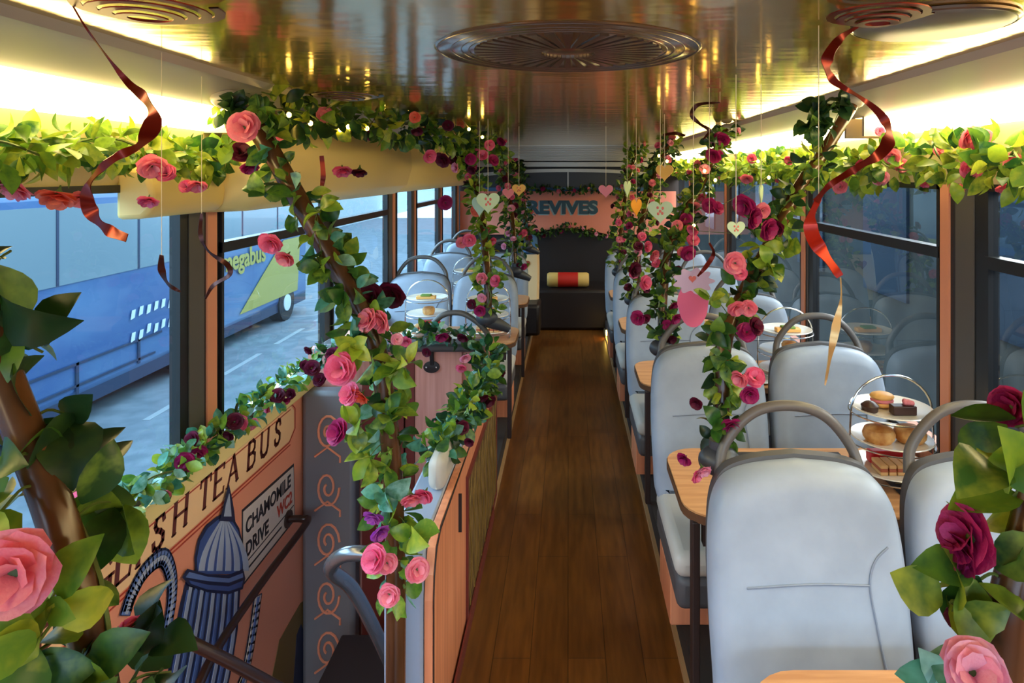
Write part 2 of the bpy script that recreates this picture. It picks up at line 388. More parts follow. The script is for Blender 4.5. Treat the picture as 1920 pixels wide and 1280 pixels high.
for y0, y1 in ((-.75, -.5), (2.0, 2.225), (3.18, 3.28), (4.28, 4.5), (4.93, 5.1), (5.95, 6.15), (6.85, 7.1)):
    pillar(-1.165, y0, y1, pink=(y1-y0) > .12, nm='trim_%d' % k); k += 1
for y0, y1 in ((-.75, -.5), (.55, .70), (1.86, 2.09), (3.18, 3.33), (4.75, 4.95), (6.2, 6.4)):
    pillar(1.165, y0, y1, nm='trim_%d' % k); k += 1
# window transoms and frames
def window(n, s, y0, y1, transom=True):
    x = s*1.175
    e = empty('window_%d' % n, (x, (y0+y1)/2, .655)); struct(e)
    h = (y1-y0)/2; m = MB(); g = MB()
    z0, z1 = 0, .865
    for b in ((-.012, .02, -h, h, z0, z0+.018), (-.012, .02, -h, h, z1-.02, z1), (-.012, .02, -h, -h+.015, z0, z1), (-.012, .02, h-.015, h, z0, z1)): m.box(*b)
    if transom: m.box(-.016, .024, -h, h, .63, .665)
    m.build('window_frame', 'dark', e, smooth=False)
    g.box(.002, .008, -h+.012, h-.012, .01, z1-.01); g.build('pane', 'glass_l' if s < 0 else 'glass_r', e, smooth=False)
ws = [(-1, -.5, 2.0, False), (-1, 2.225, 3.18, True), (-1, 3.28, 4.28, True), (-1, 4.5, 4.93, False), (-1, 5.1, 5.95, True), (-1, 6.15, 6.85, False),
      (1, -.5, .55, True), (1, .70, 1.86, True), (1, 2.09, 3.18, True), (1, 3.33, 4.75, True), (1, 4.95, 6.2, True), (1, 6.4, 7.0, False)]
for i, (s, a, b_, t) in enumerate(ws): window(i+1, s, a, b_, t)
# front end of the bus, behind the viewer: low wall and header with open windscreen
slab('wall_front', 'salmon', -1.25, 1.25, YF-.06, YF, -1.3, .62)
slab('trim_40', 'dark', -1.25, 1.25, YF-.06, YF, 1.62, 1.86)
# rear end
slab('wall_rear', 'rear_dark', -1.25, 1.25, YB, YB+.06, -.1, 1.86)
rp = MB(); n = 14; top = 1.36
pts = [(-1.15, 7.10, top), (-1.15, 7.10, .90)]
for i in range(n+1):
    x = -.42+.84*i/n; pts.append((x, 7.10, .90+.07*math.sin(PI*i/n)))
pts += [(1.15, 7.10, .90), (1.15, 7.10, top)]
rp.prism(pts, (0, .045, 0)); struct(rp.build('trim_41', 'rear_pink', None, smooth=False))
rw = MB(); rw.m(0).box(-.95, .95, 7.11, 7.14, 1.37, 1.60)
rw.m(1).box(-.006, .006, 7.095, 7.11, 1.40, 1.60)
rw.m(2).box(-.9, .9, 7.09, 7.11, 1.362, 1.40)
for i in range(16):
    a = -.95+1.9*i/16; b_ = a+1.9/16; za = 1.60-.05*abs(a/.95)**2.2; zb = 1.60-.05*abs(b_/.95)**2.2
    rw.m(1).prism([(a, 7.06, za-.035), (b_, 7.06, zb-.035), (b_, 7.06, zb), (a, 7.06, za)], (0, .05, 0))
struct(rw.build('window_13', ['dark', 'ribbed', 'bluefab'], None, smooth=False))
slab('trim_42', 'ribbed', -1.1, 1.1, 6.95, 7.15, 1.62, 1.68)

# lettering -------------------------------------------------------
def text_mesh(body, size, mt, loc, ax, up, parent=None, name='lettering', depth=.002, shear=0., bold=.0, sx=1., align='LEFT'):
    cu = bpy.data.curves.new('t', 'FONT'); cu.body = body; cu.size = size; cu.extrude = depth/2; cu.shear = shear; cu.offset = bold; cu.align_x = align
    to = bpy.data.objects.new('t', cu); col.objects.link(to)
    bpy.context.view_layer.update()
    dg = bpy.context.evaluated_depsgraph_get(); me = bpy.data.meshes.new_from_object(to.evaluated_get(dg))
    bpy.data.objects.remove(to)
    ax = Vector(ax).normalized(); up = Vector(up).normalized(); nz_ = ax.cross(up)
    R = Matrix((ax*sx, up, nz_)).transposed().to_4x4(); R.translation = Vector(loc)
    me.transform(R); me.materials.clear(); me.materials.append(M[mt]); me.name = name
    o = bpy.data.objects.new(name, me); col.objects.link(o)
    if parent: o.parent = parent
    return o
rs = empty('rear_lettering_sign', (0, 7.10, 1.1)); tag(rs, 'teal capital lettering on the pink panel at the far end', 'sign')
def fit(o_, x0, x1, z0, z1):
    c = [v.co for v in o_.data.vertices]; a, b_ = min(v.x for v in c), max(v.x for v in c); p_, q_ = min(v.z for v in c), max(v.z for v in c)
    for v in c: v.x = x0+(v.x-a)/(b_-a)*(x1-x0); v.z = z0+(v.z-p_)/(q_-p_)*(z1-z0)
    return o_
for tx, x0, x1 in (('REVIVES', -.43, .32), ('&', -.68, -.50)):
    ol = fit(text_mesh(tx, .2, 'navy', (0, -.006, 0), (1, 0, 0), (0, 0, 1), rs, 'lettering', .006, bold=.010), x0, x1, .015, .165)
    o2 = fit(text_mesh(tx, .2, 'letshade', (0, -.001, 0), (1, 0, 0), (0, 0, 1), rs, 'letter_shadow', .002, bold=.012), x0-.014, x1-.010, .003, .155)
o2['label'] = 'pale drop shade behind the teal letters'

# serif strokes for the mural
SER = {
 'E': [([(0, 0), (0, 1)], 1), ([(0, 1), (.6, 1), (.6, .86)], .5), ([(0, .52), (.42, .52)], .5), ([(0, 0), (.62, 0), (.64, .16)], .5)],
 'N': [([(0, 0), (0, 1)], .6), ([(0, 1), (.7, 0)], 1), ([(.7, 0), (.7, 1)], .6)],
 'G': [([(.66, .78), (.58, .94), (.4, 1.0), (.2, .95), (.05, .75), (0, .5), (.05, .24), (.2, .05), (.4, 0), (.58, .06), (.64, .2), (.64, .42)], .9), ([(.42, .42), (.78, .42)], .45)],
 'L': [([(0, 0), (0, 1)], 1), ([(0, 0), (.56, 0), (.6, .2)], .5)],
 'I': [([(0, 0), (0, 1)], 1)],
 'S': [([(.5, .76), (.44, .94), (.26, 1), (.08, .92), (.04, .74), (.14, .58), (.34, .48), (.5, .34), (.5, .14), (.34, .01), (.16, 0), (.03, .1), (0, .26)], .85)],
 'H': [([(0, 0), (0, 1)], 1), ([(.66, 0), (.66, 1)], 1), ([(0, .5), (.66, .5)], .5)],
 'T': [([(.33, 0), (.33, 1)], 1), ([(0, .8), (.02, 1), (.66, 1), (.68, .8)], .5)],
 'A': [([(0, 0), (.36, 1)], .6), ([(.36, 1), (.74, 0)], 1), ([(.13, .36), (.58, .36)], .5)],
 'B': [([(0, 0), (0, 1)], 1), ([(0, 1), (.34, 1), (.5, .88), (.5, .66), (.34, .54), (0, .54)], .7), ([(.34, .54), (.56, .42), (.56, .14), (.38, 0), (0, 0)], .7)],
 'U': [([(0, 1), (0, .28), (.1, .06), (.32, 0), (.54, .06), (.64, .28), (.64, 1)], .9)],
}
FEET = {'E': [(0, 0), (0, 1)], 'N': [(0, 0), (0, 1), (.7, 1)], 'L': [(0, 0), (0, 1)], 'I': [(0, 0), (0, 1)], 'H': [(0, 0), (0, 1), (.66, 0), (.66, 1)],
        'T': [(.33, 0)], 'A': [(0, 0), (.74, 0)], 'B': [(0, 0), (0, 1)], 'U': [(0, 1), (.64, 1)]}
def serif_letter(mb, ch, fmap, wd):
    for path, k in SER[ch]:
        for (a, b_), (c, d) in zip(path[:-1], path[1:]):
            v = Vector((c-a, d-b_)); v.normalize(); nn = Vector((-v.y, v.x))*wd*k/2; e = v*wd*.25
            q = [(a-e.x+nn.x, b_-e.y+nn.y), (c+e.x+nn.x, d+e.y+nn.y), (c+e.x-nn.x, d+e.y-nn.y), (a-e.x-nn.x, b_-e.y-nn.y)]
            mb.prism([fmap(*t) for t in q], (.0015, 0, 0))
    for (a, b_) in FEET.get(ch, []):
        q = [(a-.13, b_-.025), (a+.13, b_-.025), (a+.13, b_+.025), (a-.13, b_+.025)]
        mb.prism([fmap(*t) for t in q], (.0015, 0, 0))
# mural on the left stair wall (painted board with thickness)
MX = -WX
mural = empty('mural_board', (0, 0, 0)); tag(mural, 'salmon painted mural board with serif bus lettering on left stair wall', 'mural')
mb_ = MB(); mb_.box(MX, MX+.006, .6, 2.96, -1.2, .598); mb_.build('board', 'mural', mural, smooth=False)
bd = MB(); X1 = MX+.006
bd.prism([(X1, .7, .485), (X1, 2.78, .435), (X1, 2.83, .47), (X1, 2.83, .545), (X1, 2.80, .572), (X1, .7, .60-.004)], (.0015, 0, 0)); bd.build('lettering_band', 'band', mural, smooth=False)
ln = MB()
def wl(p, q, w_=.004):   # painted line on the wall between (y,z) points
    p = Vector((0, *p)); q = Vector((0, *q)); d = (q-p).normalized(); nn = Vector((0, -d.z, d.y))*w_/2
    ln.prism([(X1+.0012, *(p+nn).yz), (X1+.0012, *(q+nn).yz), (X1+.0012, *(q-nn).yz), (X1+.0012, *(p-nn).yz)], (.0015, 0, 0))
for a, b_ in (((.7, .478), (2.78, .428)), ((2.78, .428), (2.84, .465)), ((2.84, .465), (2.84, .55)), ((.7, .592), (2.81, .576)), ((2.84, .55), (2.81, .576)),
              ((.7, .465), (2.79, .415)), ((.7, .580), (2.79, .562))): wl(a, b_)
ln.build('painted_outline', 'redline', mural, smooth=False)
X2 = X1+.0015
for ch, yc in zip('ENGLISHTEABUS', (1.46, 1.55, 1.63, 1.715, 1.80, 1.865, 1.965, 2.10, 2.19, 2.275, 2.42, 2.52, 2.64)):
    lm = MB()
    hh = .092; z0 = .494-(yc-1.6)*.024
    fm = lambda u, v, yc=yc, z0=z0: (X2, yc+u*.088+v*.012, z0+v*hh-u*.002)
    serif_letter(lm, ch, fm, .19); lm.build('letter', 'maroon', mural, smooth=False)
# street sign painted on the board
sg = MB(); sg.m(0).prism([(X1, 2.385, .085), (X1, 2.83, .085), (X1, 2.82, .31), (X1, 2.385, .34)], (.003, 0, 0))
sg.m(1).prism([(X1, 2.378, .075), (X1, 2.838, .075), (X1, 2.828, .32), (X1, 2.378, .35)], (.0015, 0, 0)); sg.build('painted_street_sign', ['sign_white', 'ink'], mural, smooth=False)
for tx, sz, y, z, mt in (('CHAMOMILE', .074, 2.40, .25, 'ink'), ('DRIVE', .074, 2.40, .165, 'ink'), ('WC2', .07, 2.66, .172, 'redline')):
    text_mesh(tx, sz, mt, (X1+.0035, y, z), (0, 1, -.02), (0, 0, 1), mural, 'sign_lettering', .001, bold=.0022, sx=.92)
l2 = MB(); l2.box(X1+.003, X1+.0042, 2.395, 2.82, .145, .149); l2.box(X1+.003, X1+.0042, 2.41, 2.70, .115, .122); l2.build('sign_rule', 'ink', mural, smooth=False)
def wp(px, py):   # photo point on the board plane
    y = 1250*WX/(1065-px); return (y, CH-(py-325)*y/1250)
def paint(mb, pts, lay):
    mb.prism([(X1+.0016*lay, *p) for p in pts], (.0016, 0, 0))
# domed tower teapot: body, ledge, dome, finial, ribs
tw = MB()
def wpp(q): return [wp(*t) for t in q]
body = [(343, 1090), (380, 1106), (420, 1112), (446, 1104), (441, 1180), (428, 1260), (410, 1340), (296, 1340), (316, 1220), (331, 1140)]
paint(tw.m(0), wpp(body), 1)
def rowp(u, v):      # u across the shaft, v down it
    xl = 343-47*v-8*math.sin(PI*v)*0; xr = 446-36*v*v; return (xl+(xr-xl)*u, 1098+10*math.sin(PI*u)+242*v)
paint(tw.m(1), wpp([rowp(.03, .03), rowp(.97, .03), rowp(.97, .5), rowp(.96, 1), rowp(.04, 1), rowp(.03, .5)]), 2)
for i in range(9):
    u = .05+i*.105; q = [rowp(u, t/5) for t in range(6)]+[rowp(u+(.035 if i % 2 else .05), t/5) for t in range(5, -1, -1)]
    paint(tw.m(2 if i % 2 == 0 else 3), wpp(q), 3)
    q = [rowp(u+.06, t/5) for t in range(6)]+[rowp(u+.078, t/5) for t in range(5, -1, -1)]; paint(tw.m(0), wpp(q), 3)
domeo = [(360, 1076), (358, 1045), (365, 1010), (380, 984), (400, 968), (414, 962), (430, 970), (442, 990), (449, 1020), (451, 1050), (449, 1076)]
paint(tw.m(0), wpp(domeo), 3)
paint(tw.m(1), wpp([(406+(x-406)*.92, 1074+(y-1074)*.94) for x, y in domeo]), 4)
for i in range(6):
    u = -1+i*.4; q = []
    for t in range(9):
        v = t/8; hw = 42*math.cos(v*PI/2*.92); q.append((406+6*v+u*hw, 1070-96*v))
    wv = [9*(1-(t/8)**2)+1.5 for t in range(9)]
    paint(tw.m(2), wpp(q+[(a+wv[8-k_], b_) for k_, (a, b_) in enumerate(q[::-1])]), 5)
paint(tw.m(0), wpp([(333, 1082), (342, 1066), (380, 1076), (420, 1078), (448, 1066), (452, 1084), (447, 1104), (420, 1114), (380, 1110), (345, 1096)]), 5)
paint(tw.m(3), wpp([(338, 1082), (345, 1072), (380, 1081), (420, 1084), (446, 1074), (447, 1082), (420, 1092), (380, 1089)]), 6)
paint(tw.m(1), wpp([(345, 1088), (380, 1096), (420, 1099), (447, 1088), (444, 1100), (420, 1108), (380, 1105), (348, 1094)]), 6)
paint(tw.m(0), wpp([(402, 976), (408, 958), (414, 930), (420, 908), (425, 930), (430, 958), (432, 978)]), 6)
paint(tw.m(2), wpp([(410, 968), (414, 945), (420, 925), (422, 945), (424, 968)]), 7)
tw.build('painted_domed_tower', ['t_dark', 't_blue', 't_light', 't_mid'], mural, smooth=False)
def strokes(name, pxs, w0, mats, base):
    m_ = MB(); pp = smoothpath([Vector((*wp(*q), 0)) for q in pxs], 5)
    for lay, (mt, ww) in enumerate(zip(range(len(mats)), w0)):
        for i in range(len(pp)-1):
            p_, q_ = pp[i], pp[i+1]; d = (q_-p_).normalized(); nn = Vector((-d.y, d.x, 0))*ww/2; e = d*ww*.1
            m_.m(mt); paint(m_, [(p_-e+nn)[:2], (q_+e+nn)[:2], (q_+e-nn)[:2], (p_-e-nn)[:2]], base+lay)
    m_.build(name, mats, mural, smooth=False)
strokes('painted_teapot_handle', [(228, 1150), (240, 1115), (265, 1070), (298, 1045), (314, 1075), (316, 1120), (306, 1185)], (.05, .036, .012), ['t_dark', 't_mid', 't_light'], 2)
strokes('painted_teapot_spout', [(425, 1330), (452, 1270), (468, 1190), (478, 1120)], (.07, .05, .02), ['t_dark', 'sign_white', 't_mid'], 2)
gr = MB()
for q in ([(500, 1300), (520, 1200), (560, 1130), (575, 1120), (582, 1300)],): paint(gr.m(0), [wp(*t) for t in q], 1)
for q in ([(545, 1300), (552, 1190), (560, 1170), (568, 1190), (576, 1300)],): paint(gr.m(1), [wp(*t) for t in q], 2)
gr.build('painted_hillside', ['t_grass', 't_dark'], mural, smooth=False)

# ------------------------------------------------------------ stairwell
slab('wall_stairwell_rear', 'duskpink', -1.17, -.36, STY, STY+.06, -1.3, .76)
bk = empty('stair_bulkhead', (-.8, STY, .76)); tag(bk, 'pink laminate bulkhead at the far end of the stairwell, dark capping', 'partition')
m = MB(); m.box(.117, .325, -.025, -.002, -1.9, -.0); m.build('pink_panel', 'duskpink', bk, smooth=False)
m = MB(); m.box(.075, .115, -.03, -.002, -1.9, -.0); m.build('dark_post', 'oxblood', bk, smooth=False)
m = MB(); m.box(-.30, .43, -.06, .06, 0, .035); m.build('capping', 'shell', bk, bevel=.012)
m = MB(); m.lathe([(.001, 0), (.036, 0), (.036, .008), (.001, .01)], (0, 0, 0), 20, 1, .72)
ov = m.build('bracket_plate', 'dark', bk); ov.rotation_euler = (PI/2, 0, 0); ov.location = (.192, -.026, -.072)
m = MB()
for sx_ in (-.022, .022): m.ball((.192+sx_, -.037, -.072), .004, .002, .004, 8, 6)
m.build('screws', 'chrome', bk)
m = MB(); m.tube([(.195, -.03, -.06), (.195, -.04, -.02), (.195, -.045, .03)], .01); m.build('bracket_stem', 'dark', bk)
# arched grab handle on the bulkhead top
hb = empty('rail_arch', (-.515, STY+.03, .795)); tag(hb, 'arched grey grab handle standing on the stair bulkhead beside the pole clamp', 'handle')
m = MB(); m.tube(smoothpath([(-.125, 0, 0), (-.10, 0, .07), (-.045, 0, .115), (.03, 0, .12), (.095, 0, .085), (.14, 0, .04), (.16, 0, 0)], 5), .013, 12); m.build('arch_tube', 'handle', hb)
# grey ornamented column at the corner of the stairwell
gc = empty('ornamented_column', (-1.06, 2.90, -1.2)); tag(gc, 'grey corner column with salmon scroll ornament beside the mural', 'column')
m = MB(); m.box(-.10, .13, 0, .09, 0, 1.80); m.build('column_body', 'colgrey', gc, bevel=.02)
for i in range(7):
    m = MB(); z = 1.62-i*.235; q = []
    for t in range(26):
        a = t*.42*(-1 if i % 2 else 1); r = .058*(1-t/30); q.append((.015+r*math.cos(a)*.9, -.004, z+r*math.sin(a)*1.5))
    m.tube(q, .0055, 6); m.tube([(-.04, -.004, z-.1), (.015, -.004, z-.06), (.07, -.004, z-.1), (.07, -.004, z-.125)], .005, 6)
    m.build('scroll', 'mural', gc)
m = MB(); m.box(.145, .33, .06, .092, 0, 1.86); m.build('side_panel', 'oxblood', gc, smooth=False)
# steps going down
for i in range(4):
    z = -.28-.24*i; m = MB(); y1 = STY-.3*i if False else 2.95-.34*i
    m.box(-.9, -.475, y1-.45-.3, y1-.3, z-.05, z); struct(m.build('trim_%d' % (50+i), 'stair', None, smooth=False, bevel=.008))
slab('floor_stairwell', 'stair', -1.17, -.36, YF, STY, -1.3, -1.22)
# enclosure panel between stairs and aisle
en = empty('stair_enclosure', (-.345, 1.70, 0)); tag(en, 'salmon laminate stair enclosure panel beside the aisle', 'partition')
m = MB(); pr = [(0, 0, -1.2), (0, 1.296, -1.2), (0, 1.296, .60), (0, .10, .60), (0, .04, .575), (0, .01, .52), (0, 0, .46)]
m.prism(pr, (-.022, 0, 0)); m.build('aisle_panel', 'salmon', en, smooth=False, bevel=.002)
m = MB(); pr = [(-.024, .0, -1.2), (-.024, 1.265, -1.2), (-.024, 1.265, .60), (-.024, .10, .60), (-.024, .04, .575), (-.024, .01, .52), (-.024, 0, .46)]
m.prism([(a, b_-.006 if b_ < .2 else b_, c) for a, b_, c in pr], (-.10, 0, 0)); m.build('end_post', 'postgrey', en, bevel=.008)
m = MB(); m.prism([(.001, .0, -1.2)]+[(.001, b_, c) for _, b_, c in pr[::-1][:5]]+[(.001, .1, .59), (.001, .048, .567), (.001, .018, .515), (.001, .008, .46), (.001, .008, -1.2)], (.002, 0, 0))
m.build('edge_trim', 'brown', en, smooth=False)
m = MB(); m.box(-.075, -.02, .28, .46, .60, .70); m.build('cream_cap', 'cushion', en, bevel=.035, segs=4)
# framed print on the panel
fp = empty('framed_print', (-.345, 2.72, .27)); tag(fp, 'wood framed golden botanical print on the stair enclosure, facing the aisle', 'picture')
m = MB()
for b_ in ((-.0, .008, -.47, .45, -.245, -.225), (0, .008, -.47, .45, .235, .255), (0, .008, -.47, -.45, -.225, .235), (0, .008, .43, .45, -.225, .235)): m.box(*b_)
m.build('frame', 'oxblood', fp, smooth=False)
m = MB(); m.box(0, .004, -.45, .43, -.225, .235); m.build('print', 'art', fp, smooth=False)
m = MB()
for i in range(9):
    y = -.4+.1*i; m.tube(smoothpath([(.004, y, -.22), (.0045, y+.03, -.05), (.0045, y-.02, .1), (.0045, y+.03, .22)], 4), .0035, 5)
m.build('printed_stems', 't_grass', fp)
m = MB(); m.box(.0, .010, -.62, -.615, .15, .27); m.build('hinge', 'dark', fp, smooth=False)
m = MB(); m.box(-.337, -.331, 1.72, STY, .0, .05); struct(m.build('baseboard_left', 'oxblood', None, smooth=False))
# handrails
hr = MB(); pts = [(-1.165, 2.76, .12), (-1.10, 2.76, .12), (-1.07, 2.72, .12), (-1.07, 2.3, .12), (-1.06, 1.95, .10), (-1.04, 1.8, .0), (-1.03, 1.6, -.2)]
hr.tube(smoothpath(pts, 5), .014, 10); hr_o = empty('handrail', (0, 0, 0)); hr.build('rail_tube', 'rail', hr_o)
m = MB(); m.lathe([(.001, 0), (.035, 0), (.035, .012), (.001, .014)], (0, 0, 0), 18); f_ = m.build('flange', 'rail', hr_o); f_.rotation_euler = (0, PI/2, 0); f_.location = (-1.165, 2.76, .12)
tag(hr_o, 'dark brown handrail mounted across the mural teapot painting', 'handrail')
hr2 = empty('handrail', (0, 0, 0)); m = MB(); m.tube([at(330, 1190, 1.82), at(430, 1240, 1.86), at(560, 1310, 1.95)], .016, 10); m.build('rail_tube', 'rail', hr2)
tag(hr2, 'dark brown lower stair rail crossing behind the foreground leaves', 'handrail')
m = MB(); m.tube(smoothpath([(-.475, 1.74, .555-.01), (-.52, 1.735, .56), (-.585, 1.74, .555), (-.63, 1.77, .50), (-.60, 1.85, .40), (-.565, 1.93, .24), (-.53, 2.05, .0), (-.50, 2.2, -.3)], 5), .019, 14)
hr3 = m.build('handrail', 'steel'); tag(hr3, 'bent grey steel handrail curving down into the stairwell', 'handrail')

# ------------------------------------------------------------ seats
def rounded_slab(mb, outline, yfun, t, insets):
    """outline [(x,z)] anticlockwise; rings of (inset, depth factor)"""
    n = len(outline); rings = []
    P_ = [Vector(p) for p in outline]
    nr = []
    for i in range(n):
        d = (P_[(i+1) % n]-P_[i-1]).normalized(); nr.append(Vector((-d.y, d.x)))
    vs = []
    for ins, dep in insets:
        for i in range(n):
            q = P_[i]+nr[i]*ins; vs.append((q.x, yfun(q.y)+dep*t, q.y))
    k = len(insets)
    fs = [(r*n+i, r*n+(i+1) % n, (r+1)*n+(i+1) % n, (r+1)*n+i) for r in range(k-1) for i in range(n)]
    fs += [tuple(range(n-1, -1, -1)), tuple((k-1)*n+i for i in range(n))]
    mb.add(vs, fs)
def half_outline(h, n=5):
    r = smoothpath([Vector((a, b_, 0)) for a, b_ in h], n)
    R = [(p.x, p.y) for p in r]
    return R+[(-a, b_) for a, b_ in R[::-1] if abs(a) > 1e-4]
BACK = half_outline([(.155, .385), (.20, .40), (.208, .50), (.211, .62), (.208, .74), (.196, .82), (.165, .868), (.10, .890), (0.0, .900)])
def yrec(z): return (z-.90)*.22
def make_seat():
    s = empty('bus_seat', (0, 0, 0))
    m = MB(); rounded_slab(m, BACK, yrec, .085, [(.045, -.50), (.018, -.46), (.004, -.30), (0, 0), (0, .30)])
    m.build('backrest', 'leather', s)
    sm = MB(); f = lambda x, z: (x, yrec(z)-.0445, z)
    sm.tube(smoothpath([f(-.14, .675), f(0, .682), f(.12, .680)], 6), .0022, 5)
    sm.tube(smoothpath([f(.165, .752), f(.135, .725), f(.12, .68), f(.128, .60), f(.14, .52), f(.16, .44)], 6), .0022, 5)
    sm.build('seam', 'seam', s)
    m = MB(); SH = [(x*.985, z+(.010 if z > .6 else 0)) for x, z in BACK]
    rounded_slab(m, SH, lambda z: yrec(z)+.05, .05, [(.002, -.45), (0, 0), (.01, .3), (.035, .5)]); m.build('back_shell', 'shell', s)
    m = MB(); yb = .075
    m.tube(smoothpath([(-.165, yb-.02, .85), (-.15, yb, .905), (-.10, yb+.005, .968), (-.04, yb+.01, .995), (.04, yb+.01, .995), (.10, yb+.005, .968), (.15, yb, .905), (.165, yb-.02, .85)], 5), .0125, 12)
    m.build('grab_handle', 'handle', s)
    m = MB(); m.box(-.20, .20, -.53, -.08, .345, .42); m.build('cushion', 'cushion', s, bevel=.03, segs=4)
    m = MB(); m.box(-.195, .195, -.525, -.06, .25, .352); m.build('seat_pan', 'shell', s, bevel=.025, segs=3)
    m = MB(); m.box(-.19, .19, -.36, -.12, .10, .25); m.build('pedestal', 'salmon', s, smooth=False, bevel=.004)
    return s
seat0 = make_seat(); used = [False]
def place_seat(x, y, label, group='pale leather bus seats', rz=0):
    s = seat0 if not used[0] else copy_tree(seat0); used[0] = True
    s.location = (x, y, 0); s.rotation_euler = (0, 0, rz); tag(s, label, 'seat', group); return s
R_ROWS = [1.50, 2.50, 3.57, 4.60, 5.60]
ORD = ['nearest', 'second', 'third', 'fourth', 'farthest']
for i, y in enumerate(R_ROWS):
    place_seat(.518, y, 'pale grey leather aisle seat, right side, %s row from the viewer' % ORD[i])
    place_seat(.96, y, 'pale grey leather window seat, right side, %s row from the viewer' % ORD[i])
for i, y in enumerate((4.32, 5.40, 6.35)):
    o_ = ['first', 'second', 'third'][i]
    if i < 2: place_seat(-.53, y, 'pale blue-lit leather aisle seat, left side, %s row behind the stairs' % o_)
    place_seat(-.96, y, 'pale blue-lit leather window seat, left side, %s row behind the stairs' % o_)
# seat with a cream cover at the far left end
cs = empty('covered_seat', (-.40, 6.35, 0)); tag(cs, 'far left seat under a cream cover with brown emblem', 'seat')
m = MB(); rounded_slab(m, [(x*.62, .32+(z-.385)*1.13) for x, z in BACK], yrec, .12, [(.045, -.50), (.018, -.46), (.004, -.30), (0, 0), (0, .30)]); m.build('cover', 'coverc', cs)
m = MB(); rounded_slab(m, [(x*.52, .78+(z-.385)*.36) for x, z in BACK], yrec, .13, [(.03, -.56), (.012, -.50), (.0, -.30), (0, .30)]); m.build('headrest', 'bluefab', cs)
hp = [(.045*(16*math.sin(t)**3)/16, .70+.045*(13*math.cos(t)-5*math.cos(2*t)-2*math.cos(3*t)-math.cos(4*t))/16) for t in [2*PI*i/20 for i in range(20)]]
m = MB(); m.prism([(x, yrec(z)-.068, z) for x, z in hp], (0, .006, 0)); m.build('emblem', 'emblem', cs, smooth=False)
m = MB(); m.box(-.15, .15, -.42, -.04, .10, .38); m.build('seat_base', 'rear_dark', cs, bevel=.03)
# rear bench and bolster
m = MB(); m.box(-.9, .9, -.28, .28, 0, .40); rbn = m.build('rear_bench', 'rear_dark', None, bevel=.03); rbn.location = (0, 6.86, .001); tag(rbn, 'dark bench across the far end of the aisle', 'bench')
bo = empty('bolster_cushion', (0, 6.72, .48)); tag(bo, 'red bolster cushion with golden ends lying on the dark rear bench', 'cushion')
m = MB(); m.tube([(-.10, 0, 0), (.10, 0, 0)], .075, 20); m.build('red_body', 'cushred', bo)
for a, b_ in ((-.21, -.10), (.10, .21)):
    m = MB(); m.tube([(a, 0, 0), (a+(.02 if a < 0 else 0), 0, 0), (b_-(.02 if a > 0 else 0), 0, 0), (b_, 0, 0)], [.06 if a < 0 else .073, .073, .073, .073 if a < 0 else .06], 20); m.build('gold_end', 'cushend', bo)

# ------------------------------------------------------------ tables
def make_table(x0, x1, y0, y1, label, z=.62, aisle=1):
    t = empty('tea_table', ((x0+x1)/2, (y0+y1)/2, .10)); hx, hy = (x1-x0)/2, (y1-y0)/2
    def outline(ins):
        o_ = []; r = .10
        for cxs, cys, a0 in ((1, 1, 0), (-1, 1, 90), (-1, -1, 180), (1, -1, 270)):
            rr = r if cxs == -aisle else .02
            for k_ in range(7):
                a = math.radians(a0+15*k_); o_.append((cxs*(hx-rr)+(rr-ins)*math.cos(a), cys*(hy-rr)+(rr-ins)*math.sin(a)))
        return o_
    m = MB(); m.prism([(a, b_, z-.10-.005) for a, b_ in outline(.0)], (0, 0, -.022)); m.build('table_edge', 'edge', t, smooth=False)
    m = MB(); m.prism([(a, b_, z-.10) for a, b_ in outline(.003)], (0, 0, -.0055)); m.build('tabletop', 'table', t, smooth=False)
    m = MB(); s = -aisle; m.box(min(s*(hx-.042), s*(hx-.02)), max(s*(hx-.042), s*(hx-.02)), -hy*.9, -hy*.9+.04, 0, z-.125); m.build('leg', 'brown', t, smooth=False, bevel=.004)
    m = MB(); m.box(-hx+.05 if aisle > 0 else -hx+.01, hx-.01 if aisle > 0 else hx-.05, -hy*.9, -hy*.9+.03, z-.19, z-.125); m.build('apron', 'brown', t, smooth=False)
    m = MB(); s = aisle; m.box(min(s*(hx-.042), s*(hx-.02)), max(s*(hx-.042), s*(hx-.02)), -hy*.9, -hy*.9+.04, 0, z-.125); m.build('leg', 'brown', t, smooth=False, bevel=.004)
    tag(t, label, 'table', 'brown tea tables'); return t
make_table(.322, 1.15, .72, 1.252, 'brown table corner at bottom right edge, before the nearest seats')
make_table(.32, 1.15, 1.80, 2.26, 'brown rounded table on the right, behind the nearest seats')
make_table(.32, 1.15, 2.90, 3.32, 'third brown table on the right, behind second row of seats')
make_table(.32, 1.15, 3.93, 4.34, 'fourth brown table on the right along the aisle')
make_table(.32, 1.15, 4.96, 5.36, 'farthest brown table on the right along the aisle')
make_table(-1.15, -.29, 3.62, 4.06, 'brown table on the left, first behind the stair bulkhead', aisle=-1)
make_table(-1.15, -.29, 4.72, 5.12, 'second brown table on the left, farther down the bus', aisle=-1)

